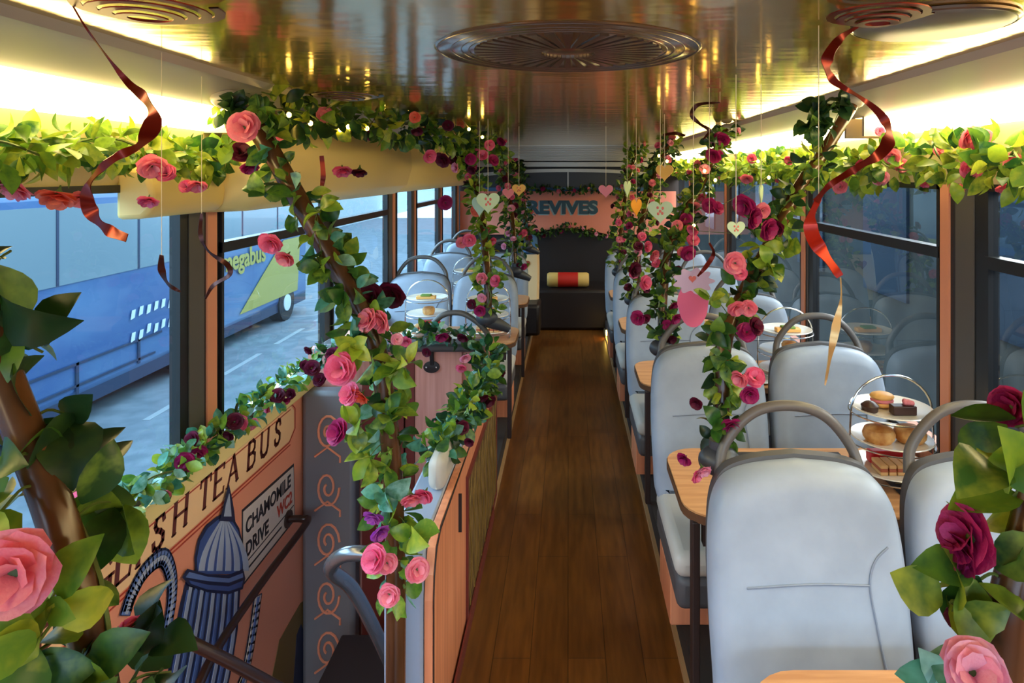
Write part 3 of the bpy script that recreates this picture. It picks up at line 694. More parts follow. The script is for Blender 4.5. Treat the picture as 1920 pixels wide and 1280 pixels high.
# ------------------------------------------------------------ tea stands and food
TZ = .621
def tea_stand(x, y, label, z=TZ):
    t = empty('tiered_cake_stand', (x, y, z)); R_ = .118
    for i, zz in enumerate((.028, .115, .205)):
        m = MB(); m.lathe([(.02, zz), (.06, zz+.001), (.09, zz+.004), (R_-.01, zz+.009), (R_, zz+.013), (R_-.002, zz+.016), (.085, zz+.008), (.001, zz+.006)], (0, 0, 0), 32)
        m.build('plate', 'china', t)
    for s in (-1, 1):
        m = MB(); m.tube(smoothpath([(s*.125, 0, 0), (s*.128, 0, .1), (s*.124, 0, .20)], 4), .0032, 8); m.build('side_wire', 'chrome', t)
    m = MB(); m.tube([(.124*math.cos(a), 0, .20+.115*math.sin(a)) for a in [PI*i/16 for i in range(17)]], .0036, 8); m.build('arch_handle', 'chrome', t)
    m = MB()
    for zz in (.026, .113, .203): m.tube([(.122*math.cos(2*PI*i/28), .122*math.sin(2*PI*i/28), zz) for i in range(29)], .0024, 6, caps=False)
    m.build('ring_wire', 'chrome', t)
    m = MB()
    for s in (-1, 1): m.tube([(s*.125, -.05, .002), (s*.125, .05, .002)], .003, 6)
    m.build('foot_wire', 'chrome', t)
    tag(t, label, 'cake stand', 'three tier cake stands'); return t
def item(mb, name, mats, loc, label, cat, group=None, rz=0, **k):
    o_ = mb.build(name, mats, None, **k); o_.location = loc; o_.rotation_euler = (0, 0, rz); tag(o_, label, cat, group); return o_
def food(x, y, where, kind=0, z=TZ):
    zt = (z+.036, z+.123, z+.213)
    # bottom tier: finger sandwiches with red slices on top
    for i in range(5):
        m = MB(); m.m(0).box(-.011, .011, -.032, .032, 0, .010); m.m(1).box(-.0108, .0108, -.0315, .0315, .010, .020); m.m(0).box(-.011, .011, -.032, .032, .020, .030)
        item(m, 'finger_sandwich', ['bread', 'filling'], (x-.050+i*.025, y-.030, zt[0]), '%s finger sandwich, bottom plate, %s' % (['leftmost', 'second', 'middle', 'fourth', 'rightmost'][i], where), 'sandwich', 'finger sandwiches, '+where, smooth=False, bevel=.002)
    m = MB(); m.box(-.062, .062, -.020, .020, 0, .038); item(m, 'red_cake_block', 'redvelvet', (x+.006, y+.036, zt[0]), 'long red iced cake on the bottom plate, %s' % where, 'cake', bevel=.008)
    # middle tier
    if kind == 0:
        for i, sx_ in enumerate((-.048, .046)):
            m = MB(); m.lathe([(.001, 0), (.036, .0), (.045, .012), (.047, .024), (.041, .038), (.022, .046), (.001, .048)], (0, 0, 0), 20)
            item(m, 'scone', 'scone', (x+sx_, y-.02, zt[1]), ('left' if sx_ < 0 else 'right')+' golden scone on the middle plate, '+where, 'scone')
        m = MB(); m.box(-.035, .035, -.016, .016, 0, .027); item(m, 'chocolate_cake', 'choc', (x+.012, y-.045, zt[2]), 'dark chocolate cake bar on the top plate, %s' % where, 'cake', bevel=.003)
        m = MB(); m.m(1).ball((0, 0, .02), .035, .03, .011); m.m(0).ball((0, 0, .032), .036, .031, .013); m.m(0).ball((0, 0, .010), .036, .031, .012)
        item(m, 'macaron', ['macaron', 'macaron_p'], (x-.020, y+.02, zt[2]), 'large orange macaron on the top plate, %s' % where, 'macaron')
        m = MB(); m.lathe([(.001, 0), (.022, 0), (.026, .018), (.014, .028), (.001, .032)], (0, 0, 0), 14)
        item(m, 'chocolate_truffle', 'choc', (x-.075, y-.02, zt[2]), 'chocolate truffle at left of the top plate, %s' % where, 'truffle')
        m = MB()
        for i in range(7):
            a = i*2.4; m.ball((.012*math.cos(a)*(i/6), .012*math.sin(a)*(i/6), .006), .009, .009, .008, 8, 6)
        item(m, 'icing_rosette', 'macaron_p', (x+.028, y-.043, zt[2]+.0275), 'pink icing rosette on the chocolate cake, %s' % where, 'icing')
    else:
        m = MB(); m.lathe([(.001, 0), (.028, .0), (.034, .012), (.036, .030), (.028, .042), (.001, .046)], (0, 0, 0), 16)
        item(m, 'scone', 'scone', (x+.012, y-.02, zt[1]), 'single scone on the middle plate, '+where, 'scone')
        m = MB(); m.m(0).box(-.055, .055, -.022, .022, 0, .018); m.m(1).box(-.03, .03, -.024, .02, .016, .026); item(m, 'open_sandwich', ['macaron', 'green_food'], (x, y-.03, zt[2]), 'open sandwich with green leaves on top plate, %s' % where, 'sandwich', bevel=.004)
stands = [(.985, 2.03, 'on the table behind the nearest right seats', 0), (.995, 3.05, 'on the third right-hand table', 1),
          (-.81, 3.84, 'on the window side of first left table', 1), (-.455, 3.80, 'on the aisle side of first left table', 1), (-.72, 4.90, 'on the second left table', 1)]
for x, y, wh, kd in stands:
    tea_stand(x, y, 'three tier chrome cake stand '+wh); food(x, y, wh, kd)
def plate(x, y, label, r=.085, z=TZ):
    m = MB(); m.lathe([(.03, 0), (.05, .001), (r-.01, .007), (r, .011), (r-.003, .013), (.05, .006), (.001, .005)], (0, 0, 0), 30)
    item(m, 'plate', 'china', (x, y, z), label, 'plate')
def placemat(x, y, label, w_=.30, d=.26, rz=0, z=TZ):
    t = empty('placemat', (x, y, z), rz)
    m = MB(); m.box(-w_/2, w_/2, -d/2, d/2, 0, .002); m.build('mat_sheet', 'mat_dark', t, smooth=False)
    m = MB()
    for i in range(6): yy = -d/2+.02+i*d/7; m.box(-w_/2+.02, -w_/2+.02+w_*(.5+.4*((i*37) % 10)/10), yy, yy+.004, .002, .0028)
    m.build('gold_lines', 'gold', t, smooth=False)
    tag(t, label, 'placemat')
def menu(x, y, label, rz=0, z=TZ+.003):
    t = empty('menu_card', (x, y, z), rz)
    m = MB(); m.box(-.075, .075, -.10, .10, 0, .002); m.build('card', 'paper', t, smooth=False)
    m = MB(); m.m(0).box(-.065, .065, -.03, .09, .002, .0026); m.m(1).ball((.0, .03, .0026), .04, .03, .001); m.build('printed_picture', ['menu_red', 'bread'], t, smooth=False)
    tag(t, label, 'menu')
placemat(.73, 2.03, 'black placemat on the table behind the nearest aisle seat', .34, .38)
menu(.77, 2.10, 'menu card with red food picture beside the near cake stand', .25)
m = MB(); m.prism([(-.08, -.07, 0), (.07, -.07, 0), (.08, .02, 0), (.02, .08, 0), (-.06, .07, 0)], (0, 0, .016)); item(m, 'folded_napkin', 'bread', (.60, 2.02, TZ), 'folded cream napkin on the table beside grey pole clamp', 'napkin', smooth=False, bevel=.004)
m = MB(); m.box(-.02, .02, -.02, .02, 0, .03); item(m, 'jam_pot', 'filling', (.515, 2.0, TZ), 'small reddish jam pot left of the folded napkin', 'jar', bevel=.008)
placemat(1.04, 1.93, 'black placemat beneath the near window seat handle', .16, .2)
placemat(.70, 3.1, 'black placemat on the third right-hand table', .3, .3)
plate(.86, 3.0, 'white plate beside the cake stand on the third right table')
placemat(-.72, 3.78, 'black placemat in the middle of first left table', .22, .2)
plate(-.62, 3.72, 'white plate on first left table near the grab handle')
plate(-.95, 3.74, 'white plate on the window side of first left table')
# teapot + cups
def cup(x, y, label, z=TZ):
    t = empty('tea_cup', (x, y, z)); m = MB(); m.lathe([(.02, .012), (.026, .014), (.036, .03), (.040, .056), (.038, .056), (.034, .03), (.022, .018), (.001, .017)], (0, 0, 0), 20); m.build('bowl', 'china', t)
    m = MB(); m.lathe([(.02, 0), (.04, .003), (.062, .010), (.060, .012), (.03, .007), (.001, .007)], (0, 0, 0), 22); m.build('saucer', 'china', t)
    m = MB(); m.tube([(.036+.018*math.sin(a), 0, .036-.014*math.cos(a)) for a in [PI*i/8 for i in range(9)]], .003, 6); m.build('handle', 'china', t)
    tag(t, label, 'cup')
cup(.52, 3.12, 'white cup and saucer on the third right-hand table near the aisle')
cup(-.55, 4.86, 'white cup and saucer on the second left table')

# ------------------------------------------------------------ poles
def pole(pts, r, label, clamp=None, lower=None, mt='pole'):
    t = empty('grab_pole', pts[-1] if lower is None else lower); o0 = Vector(t.location)
    m = MB(); m.tube([p-o0 for p in smoothpath(pts, 8)], r, 16); m.build('pole_tube', mt, t)
    if clamp:
        c = Vector(clamp)-o0; m = MB(); m.ball(c, .050, .042, .036, 18, 12)
        m.tube([c+Vector((0, 0, -.01)), c+Vector((.05, .01, -.03)), c+Vector((.10, .02, -.055))], [.032, .028, .018], 12)
        m.tube([c, c+Vector((0, 0, .05))], .024, 12); m.build('clamp', 'clamp', t)
    m = MB(); q = smoothpath(pts, 8)[0]-o0; m.ball(q, r*1.7, r*1.7, r*1.2, 14, 8); m.build('ceiling_flange', 'cove', t)
    tag(t, label, 'pole', 'garlanded grab poles'); return t
PL1 = [at(425, 185, 1.80), at(480, 240, 1.72), at(560, 375, 1.68), at(630, 500, 1.665), at(685, 600, 1.655), at(712, 680, 1.65), at(733, 850, 1.645), at(742, 1060, 1.64), at(742, 1290, 1.64), at(742, 1500, 1.64), at(742, 1740, 1.64)]
pole(PL1, .024, 'brown pole slanting from left cove down to the stair enclosure')
PR1 = [at(1602, 190, 2.06), at(1545, 285, 1.98), at(1500, 350, 1.9), at(1440, 465, 1.80), at(1385, 570, 1.73), at(1358, 650, 1.69), at(1354, 760, 1.66), at(1354, 850, 1.64)]
pole(PR1, .0185, 'brown pole rising from nearest right aisle seat to the cove', clamp=at(1348, 862, 1.60))
PR2 = [at(1362, 240, 3.35), at(1325, 325, 3.1), at(1285, 400, 2.9), at(1254, 470, 2.76), at(1243, 560, 2.68), at(1242, 640, 2.64)]
pole(PR2, .0185, 'brown pole rising from second right aisle seat', clamp=at(1241, 652, 2.62))
PR3 = [at(1258, 262, 4.7), at(1228, 330, 4.3), at(1205, 410, 3.95), at(1195, 490, 3.75), at(1192, 560, 3.72)]
pole(PR3, .0185, 'brown pole rising from third right aisle seat', clamp=at(1187, 562, 3.70))
PR4 = [at(1195, 275, 5.7), at(1178, 340, 5.2), at(1166, 430, 4.85), at(1160, 500, 4.76)]
pole(PR4, .0185, 'brown pole rising from fourth right aisle seat', clamp=at(1160, 510, 4.74))
PL2 = [at(855, 265, 3.7), at(893, 350, 3.4), at(906, 430, 3.2), at(914, 520, 3.06), at(915, 590, 3.03)]
pole(PL2, .0185, 'brown pole rising from the clamp beside bulkhead grab handle', clamp=at(913, 596, 3.02))
PL3 = [at(935, 275, 5.2), at(952, 350, 4.85), at(962, 430, 4.6), at(965, 500, 4.5)]
pole(PL3, .0185, 'brown pole rising from first left aisle seat', clamp=at(966, 508, 4.46))
PL4 = [at(965, 295, 6.9), at(980, 370, 6.2), at(988, 455, 5.6)]
pole(PL4, .0185, 'farthest left brown pole, before the rear panel lettering', clamp=at(988, 462, 5.55))
PFL = [Vector((-.83, .66, 1.775)), Vector((-.66, .60, 1.64)), at(-75, 440, .56), at(-35, 560, .55), at(0, 690, .54), at(50, 820, .53), at(100, 950, .52), at(138, 1080, .515), at(165, 1190, .51), at(192, 1330, .51), at(215, 1480, .505), at(235, 1640, .50), at(260, 2000, .49), at(270, 2800, .48)]
pole(PFL, .0138, 'thick brown foreground pole at the left edge')
PFR = [Vector((.82, .66, 1.775)), Vector((.60, .60, 1.62)), at(2010, 640, .52), at(1965, 850, .51), at(1935, 980, .505), at(1898, 1110, .50), at(1885, 1200, .50), at(1875, 1330, .50), at(1872, 1480, .50), at(1868, 1700, .50)]
pole(PFR, .0145, 'brown foreground pole at the bottom right edge')

# ------------------------------------------------------------ garlands
def leaf_geo(mb, base, dirv, up, L_, W_, curl):
    dirv = dirv.normalized(); side = dirv.cross(up)
    if side.length < 1e-3: side = dirv.cross(Vector((1, .3, .2)))
    side.normalize(); nn = side.cross(dirv).normalized()
    prof = [(0, .05), (.10, .42), (.24, .80), (.42, 1.0), (.60, .94), (.76, .70), (.90, .34), (1.0, .02)] if L_ > .04 else [(0, .06), (.2, .68), (.45, 1.0), (.75, .72), (1.0, .02)]
    vs = []
    for u, w_ in prof:
        c = base+dirv*L_*u+nn*(curl*L_*math.sin(u*PI*.9)-.25*curl*L_*u)
        vs += [c-side*W_*w_+nn*W_*w_*.35, c, c+side*W_*w_+nn*W_*w_*.35]
    fs = []
    for i in range(len(prof)-1):
        a = 3*i; fs += [(a, a+1, a+4, a+3), (a+1, a+2, a+5, a+4)]
    mb.add(vs, fs)
rnd = random.Random(11)
def rvec(r=rnd):
    while 1:
        v = Vector((r.uniform(-1, 1), r.uniform(-1, 1), r.uniform(-1, 1)))
        if .05 < v.length < 1: return v.normalized()
def rose_mesh(ck, seed, openf=1.):
    """unit-diameter rose facing +z, spiral of cupped petals plus calyx"""
    r = random.Random(seed); mb = MB()
    NP = 15
    for i in range(NP):
        t = i/(NP-1); a = i*2.399+r.uniform(-.15, .15); rad = .05+.26*t*openf; tilt = math.radians(12+58*t*openf); h = .42-.10*t
        W_ = .14+.21*t; rad_dir = Vector((math.cos(a), math.sin(a), 0)); tan = Vector((-math.sin(a), math.cos(a), 0))
        outd = (Vector((0, 0, 1))*math.cos(tilt)+rad_dir*math.sin(tilt))
        base = rad_dir*rad*.35+Vector((0, 0, -.06))
        vs = []; cols_ = 5; rows = 4
        for j in range(rows):
            v = j/(rows-1); ww = W_*(.45+.75*math.sin(min(1, v*1.15)*PI*.62))
            if j == rows-1: ww *= .78
            c = base+outd*h*v+rad_dir*(.10*v*v)
            for q in range(cols_):
                u = q/(cols_-1)*2-1
                vs.append(c+tan*ww*u-rad_dir*(.42*ww*u*u)*(1-.3*v)-Vector((0, 0, 1))*(.06*v*u*u)+rad_dir*r.uniform(-.012, .012))
        fs = [(j*cols_+q, j*cols_+q+1, (j+1)*cols_+q+1, (j+1)*cols_+q) for j in range(rows-1) for q in range(cols_-1)]
        mb.m(0).add(vs, fs)
    mb.m(1).lathe([(.02, -.34), (.05, -.20), (.12, -.12), (.15, -.04), (.10, -.02)], (0, 0, 0), 8)
    for i in range(5):
        a = i*2*PI/5; leaf_geo(mb.m(1), Vector((0, 0, -.1)), Vector((math.cos(a), math.sin(a), .2)), Vector((0, 0, 1)), .26, .05, -.1)
    me_o = mb.build('rose', [PET[ck], M['calyx']]); me = me_o.data; bpy.data.objects.remove(me_o); return me
ROSE = {}
for ck in PET: ROSE[ck] = [rose_mesh(ck, ord(ck)*3+i, op) for i, op in enumerate((1., .72, 1.15))]
def rose(parent, loc, size, ck, face=None, r=rnd):
    me = r.choice(ROSE[ck]); o_ = bpy.data.objects.new('rose', me); col.objects.link(o_); o_.parent = parent
    d = (face or (Vector((0, -1, -.15))+rvec(r)*.75)).normalized()
    q = Vector((0, 0, 1)).rotation_difference(d) @ Quaternion((0, 0, 1), r.uniform(0, 6.28))
    o_.rotation_mode = 'QUATERNION'; o_.rotation_quaternion = q; o_.location = Vector(loc)-Vector(parent.location); o_.scale = (size*1.05,)*3
    return o_
def garland(label, pts, rad, per_m, leafL, flowers=(), rand=(0, ''), mats=('leaf',), vine=.003, clusters=(), hang=.0, seed=1, cat='garland', face_bias=.35, group=None, drop=.4):
    r = random.Random(seed); sp = smoothpath(pts, 8); o0 = sp[len(sp)//2].copy()
    t = empty('flower_garland', o0)
    L_ = [0]
    for a, b_ in zip(sp[:-1], sp[1:]): L_.append(L_[-1]+(b_-a).length)
    tot = L_[-1]
    def pos(s):
        for i in range(len(sp)-1):
            if L_[i+1] >= s:
                u = (s-L_[i])/max(1e-6, L_[i+1]-L_[i]); return sp[i].lerp(sp[i+1], u), (sp[i+1]-sp[i]).normalized()
        return sp[-1], (sp[-1]-sp[-2]).normalized()
    # vine winding around the path
    if vine:
        q = []; n = max(8, int(tot/.03))
        for i in range(n+1):
            p_, d = pos(tot*i/n); a = i*.55; sd = d.cross(Vector((.1, .2, 1))); sd.normalize(); bn = d.cross(sd)
            q.append(p_-o0+(sd*math.cos(a)+bn*math.sin(a))*rad*.38)
        m_ = MB(); m_.tube(q, vine, 5); m_.build('vine', 'vine', t)
    ms = [MB() for _ in mats]
    N_ = int(tot*per_m)
    cam_ = Vector((0, 0, CH))
    for i in range(N_):
        s = r.uniform(0, tot); p_, d = pos(s); o_ = rvec(r); o_ = (o_-d*o_.dot(d)*.6)
        toc = (cam_-p_).normalized(); o_ = (o_+Vector((0, -1, 0))*face_bias*.5+Vector((0, 0, -hang))).normalized()
        base = p_+o_*rad*r.uniform(.15, .75)-o0; dr = (o_+rvec(r)*.8+Vector((0, 0, -drop*.5))).normalized()
        ll = leafL*r.uniform(.65, 1.2); mb = ms[r.randrange(len(ms))]
        leaf_geo(mb, base, dr, rvec(r), ll, ll*r.uniform(.26, .36), r.uniform(-.1, .3))
    for (c, n, sz, k_) in clusters:
        c = Vector(c)
        for j in range(n):
            dr = (rvec(r)+Vector((0, -.35, .0))).normalized(); ll = sz*r.uniform(.75, 1.15)
            leaf_geo(ms[k_], c-o0+rvec(r)*sz*.12, dr, rvec(r)+Vector((0, -1.0, .6)), ll, ll*r.uniform(.30, .38), r.uniform(-.05, .3))
        q = min(sp, key=lambda v: (v-c).length); m_ = MB(); mid = (q+c)/2+Vector((0, 0, .01))
        m_.tube(smoothpath([q-o0, mid-o0, c-o0], 4), .0012, 5); m_.build('stem', 'vine', t)
    for mb, mt in zip(ms, mats):
        if mb.v: mb.build('foliage', mt, t)
    for fl_ in flowers:
        px, py, y, sz, ck = fl_[:5]; rose(t, at(px, py, y), sz, ck, fl_[5] if len(fl_) > 5 else None, r)
    nr, cks = rand
    for i in range(nr):
        p_, d = pos(tot*(i+r.uniform(.1, .9))/nr); o_ = (rvec(r)+Vector((0, -.9, -.25))).normalized()
        rose(t, p_+o_*rad*.9, r.uniform(.036, .056), r.choice(cks), (o_+Vector((0, -.4, 0))).normalized(), r)
    tag(t, label, cat, group); return t
F = Vector
garland('leafy garland with coral and salmon roses under the left strip light', [(-1.07, y, 1.605+.012*math.sin(y*9)) for y in (.95, 1.2, 1.45, 1.7, 1.95, 2.15)], .055, 300, .058,
  [(28, 352, 1.30, .062, 'S', F((-.3, -.6, -.9))), (108, 368, 1.36, .070, 'O', F((.1, -.5, -1))), (150, 372, 1.40, .045, 'S', F((.4, -.6, -.7))), (285, 312, 1.58, .060, 'S'), (312, 325, 1.60, .052, 'P'),
   (278, 376, 1.60, .045, 'P', F((.1, -.5, -1))), (370, 346, 1.75, .052, 'S', F((.2, -.6, -.8))), (350, 350, 1.74, .04, 'P')], mats=('leaf_y', 'leaf_y', 'leaf'), seed=3)
garland('flowering arch garland crossing under the ceiling from the left cove', [at(415, 200, 1.92), at(500, 195, 1.92), at(560, 225, 2.05), at(640, 212, 2.35), at(730, 232, 2.6), at(815, 248, 3.1), at(890, 268, 3.7), at(940, 288, 4.6)], .075, 260, .062,
  [(458, 238, 1.64, .078, 'S', F((.1, -1, .1))), (530, 253, 1.85, .042, 'S', F((.1, -1, 0))), (450, 285, 1.76, .055, 'D'), (468, 313, 1.76, .048, 'M', F((.3, -.4, -.8))), (642, 320, 2.2, .06, 'P', F((.2, -.4, -1))), (674, 320, 2.22, .058, 'D', F((0, -.3, -1))),
   (778, 220, 2.5, .042, 'O', F((0, -1, 0))), (782, 245, 2.55, .05, 'D'), (806, 293, 2.7, .055, 'P'), (830, 300, 2.75, .066, 'D'), (855, 314, 2.8, .05, 'L'), (840, 235, 2.9, .05, 'D'),
   (882, 298, 3.0, .06, 'M'), (905, 292, 3.1, .06, 'P'), (885, 318, 3.05, .05, 'D'), (925, 300, 3.5, .06, 'M'), (918, 272, 3.5, .055, 'P'), (940, 265, 3.9, .06, 'M')],
  rand=(8, 'MDPS'), mats=('leaf', 'leaf_d', 'leaf_y'), clusters=[(at(440, 200, 1.72), 12, .05, 1), (at(490, 205, 1.68), 10, .05, 0), (at(520, 240, 1.7), 8, .05, 0), (at(430, 270, 1.7), 6, .045, 2)], hang=.15, seed=4)
garland('long garland twined down the brown pole before the stairs', PL1[1:8]+[at(742, 1105, 1.62)], .058, 200, .055,
  [(507, 456, 1.58, .054, 'P'), (536, 482, 1.58, .052, 'S'), (696, 558, 1.72, .075, 'D', F((-.2, -1, .2))), (735, 553, 1.74, .072, 'D'), (690, 600, 1.60, .06, 'S'), (715, 603, 1.6, .055, 'S'), (640, 690, 1.52, .082, 'P', F((-.1, -1, .15))),
   (655, 738, 1.56, .052, 'P'), (676, 742, 1.56, .046, 'O'), (634, 810, 1.55, .060, 'M', F((-.5, -.7, .4))), (770, 932, 1.54, .055, 'S'), (796, 926, 1.55, .05, 'P'), (700, 968, 1.55, .045, 'V'), (712, 998, 1.55, .045, 'V'),
   (704, 1048, 1.52, .07, 'P', F((-.4, -1, .5))), (726, 1056, 1.53, .045, 'S'), (782, 1068, 1.56, .055, 'S', F((.4, -.8, .3))), (730, 1114, 1.54, .056, 'S', F((0, -1, .2))), (744, 636, 1.6, .03, 'L')],
  mats=('leaf', 'leaf_y', 'leaf', 'leaf_t'), clusters=[(at(665, 650, 1.55), 8, .055, 1), (at(760, 680, 1.58), 8, .06, 1), (at(640, 560, 1.6), 7, .06, 0), (at(730, 780, 1.58), 9, .06, 0), (at(670, 800, 1.58), 7, .06, 1), (at(600, 500, 1.62), 6, .055, 0), (at(500, 365, 1.62), 5, .06, 2), (at(600, 395, 1.6), 4, .06, 1), (at(740, 690, 1.58), 6, .07, 1), (at(690, 860, 1.58), 7, .07, 1), (at(720, 920, 1.56), 5, .06, 3), (at(770, 1000, 1.58), 5, .07, 1)], seed=5)
garland('green garland with burgundy roses along the left window sill', [(-1.09, y, .735) for y in (1.15, 1.5, 1.8, 2.1, 2.4, 2.7, 2.92)], .052, 260, .046,
  [(152, 915, 1.5, .045, 'P'), (360, 825, 1.95, .05, 'D'), (372, 850, 1.95, .045, 'M'), (440, 790, 2.1, .05, 'D'), (430, 815, 2.05, .04, 'D'), (470, 795, 2.2, .045, 'S'), (520, 742, 2.4, .055, 'D'), (545, 738, 2.5, .04, 'D'), (500, 765, 2.35, .035, 'P'),
   (585, 690, 2.65, .06, 'D'), (580, 655, 2.75, .05, 'D'), (600, 712, 2.65, .06, 'D'), (310, 925, 1.75, .035, 'S'), (170, 1020, 1.5, .035, 'S')], rand=(6, 'DMP'), mats=('leaf_y', 'leaf', 'leaf_t'), seed=6)
garland('garland draped along the top of the stair bulkhead', [at(600, 665, 2.88), at(660, 645, 2.88), at(730, 635, 2.9), at(800, 625, 2.9), at(860, 628, 2.9), at(908, 645, 2.88)], .045, 230, .05,
  [(745, 636, 2.75, .05, 'L'), (760, 640, 2.75, .05, 'P'), (828, 630, 2.78, .06, 'M'), (868, 632, 2.78, .05, 'D'), (625, 668, 2.7, .07, 'D'), (800, 660, 2.8, .04, 'D'), (640, 655, 2.75, .05, 'M')], rand=(3, 'DPL'), mats=('leaf', 'leaf_d', 'leaf_t'), seed=7)
garland('garland of ivy and roses along the stair enclosure top', [at(910, 645, 2.86), at(916, 690, 2.72), at(896, 735, 2.5), at(862, 778, 2.32), at(838, 815, 2.18), at(812, 855, 2.06)], .070, 500, .052,
  [(872, 670, 2.65, .05, 'L'), (905, 745, 2.4, .04, 'D'), (880, 828, 2.1, .035, 'D'), (832, 935, 1.98, .03, 'D'), (865, 690, 2.6, .04, 'P')], rand=(4, 'DM'), mats=('leaf', 'leaf', 'leaf_t', 'leaf_y', 'leaf_d'), seed=8)
garland('large leaved foreground garland around the left edge pole', PFL[3:10], .040, 30, .058,
  [(22, 1075, .46, .054, 'S', F((.3, -1, .2))), (6, 1150, .47, .036, 'P'), (20, 1145, .49, .042, 'P', F((.2, -1, -.3))), (236, 1182, .53, .026, 'P', F((1, -.4, -.1))), (4, 1165, .48, .04, 'P')],
  mats=('leaf', 'leaf_y', 'leaf_d'), vine=.0022,
  clusters=[(at(20, 470, .58), 2, .05, 2), (at(40, 600, .56), 4, .055, 0), (at(80, 660, .57), 2, .05, 2), (at(130, 780, .56), 5, .055, 2), (at(20, 880, .50), 5, .046, 0), (at(0, 960, .49), 3, .05, 1), (at(165, 905, .56), 4, .046, 2), (at(225, 940, .56), 5, .046, 0), (at(95, 1125, .48), 5, .042, 1),
            (at(60, 1220, .46), 6, .045, 1), (at(190, 1220, .52), 4, .05, 2), (at(150, 1250, .49), 5, .046, 0), (at(280, 1210, .54), 5, .05, 2), (at(320, 1260, .55), 4, .05, 2), (at(20, 1270, .47), 4, .05, 0)], seed=9)
garland('large leaved foreground garland around the right edge pole', PFR[3:8], .030, 26, .05,
  [(1812, 1005, .50, .044, 'M', F((-1, -.3, .25))), (1806, 1035, .50, .036, 'M', F((-1, -.2, -.3))), (1826, 1262, .455, .046, 'L', F((-.2, -.8, .6))), (1895, 762, .58, .038, 'M', F((-.8, -.5, .2))), (1802, 1160, .5, .022, 'D')],
  mats=('leaf_y', 'leaf', 'leaf_t'), vine=.0022,
  clusters=[(at(1905, 800, .56), 4, .055, 1), (at(1870, 870, .52), 5, .055, 0), (at(1900, 930, .51), 5, .055, 0), (at(1780, 1130, .50), 6, .042, 0), (at(1830, 1090, .5), 4, .045, 1), (at(1745, 1240, .50), 2, .045, 2), (at(1770, 1265, .50), 3, .05, 2), (at(1860, 1050, .5), 3, .04, 1)], seed=10)
garland('long rose garland over the right windows beneath the strip lights', [(1.065, y, 1.582+.015*math.sin(y*7)) for y in (1.0, 1.5, 2.0, 2.5, 3.0, 3.6, 4.3, 5.2, 6.4)], .085, 250, .062,
  [(1815, 256, 1.72, .062, 'S'), (1842, 262, 1.72, .056, 'S'), (1835, 275, 1.7, .04, 'P'), (1608, 312, 2.3, .058, 'P'), (1635, 308, 2.3, .055, 'S'), (1575, 350, 2.5, .052, 'S'), (1650, 333, 2.2, .05, 'S'), (1672, 292, 2.1, .055, 'S'), (1735, 342, 2.0, .042, 'P', F((0, -.4, -1))),
   (1795, 356, 1.9, .045, 'S'), (1883, 348, 1.65, .05, 'S', F((0, -.4, -1))), (1900, 305, 1.65, .05, 'S'), (1650, 246, 2.2, .03, 'P'), (1480, 300, 3.0, .05, 'P'), (1410, 297, 3.6, .055, 'P'), (1400, 335, 3.6, .065, 'S')], rand=(26, 'SPPSL'), mats=('leaf_y', 'leaf', 'leaf_y'), seed=12)
garland('rose garland twined round the nearest right pole', PR1[1:], .055, 260, .048,
  [(1395, 385, 1.72, .06, 'M'), (1410, 408, 1.7, .062, 'M'), (1440, 430, 1.72, .058, 'M'), (1455, 425, 1.74, .045, 'D'), (1378, 493, 1.64, .055, 'S', F((-.1, -1, 0))), (1388, 512, 1.64, .035, 'P'), (1382, 577, 1.63, .046, 'S'), (1404, 577, 1.63, .046, 'S'),
   (1415, 612, 1.62, .05, 'D'), (1400, 622, 1.62, .045, 'M'), (1388, 708, 1.60, .05, 'S'), (1415, 708, 1.6, .055, 'P'), (1406, 740, 1.6, .045, 'M'), (1306, 755, 1.6, .036, 'D'), (1372, 797, 1.58, .046, 'M'), (1318, 880, 1.54, .042, 'L'), (1283, 860, 1.56, .035, 'M'), (1306, 893, 1.54, .03, 'P'), (1430, 395, 1.75, .04, 'S')],
  mats=('leaf', 'leaf_y', 'leaf_d'), clusters=[(at(1535, 205, 1.9), 18, .055, 2), (at(1520, 235, 1.88), 12, .055, 0), (at(1580, 195, 1.92), 12, .055, 2), (at(1550, 240, 1.88), 8, .05, 2), (at(1440, 500, 1.72), 9, .055, 1), (at(1340, 620, 1.62), 8, .05, 0), (at(1355, 680, 1.62), 8, .05, 0), (at(1335, 560, 1.66), 6, .05, 1), (at(1470, 470, 1.74), 4, .055, 1), (at(1340, 800, 1.6), 5, .05, 0)], seed=13)
garland('dense rose garland twined round the second right pole', PR2, .070, 330, .050,
  [(1355, 262, 3.2, .07, 'M'), (1338, 292, 3.0, .07, 'M'), (1330, 385, 2.8, .065, 'M'), (1345, 390, 2.8, .06, 'M'), (1300, 430, 2.65, .055, 'P'), (1300, 450, 2.65, .05, 'P'), (1213, 462, 2.6, .05, 'P'), (1225, 478, 2.6, .055, 'S'), (1196, 596, 2.5, .055, 'M'), (1208, 597, 2.5, .045, 'D'), (1266, 597, 2.5, .05, 'M'),
   (1190, 505, 2.6, .06, 'D'), (1210, 530, 2.55, .055, 'P'), (1290, 475, 2.6, .06, 'M')], rand=(18, 'MPSDLM'), mats=('leaf', 'leaf_y', 'leaf_d'), seed=14)
garland('dense rose garland twined round the third right pole', PR3, .10, 300, .05, [], rand=(24, 'MPSDLP'), mats=('leaf', 'leaf_y', 'leaf_d'), seed=15)
garland('rose garland twined round the fourth right pole', PR4, .10, 260, .05, [], rand=(20, 'MPSDL'), mats=('leaf', 'leaf_y'), seed=16)
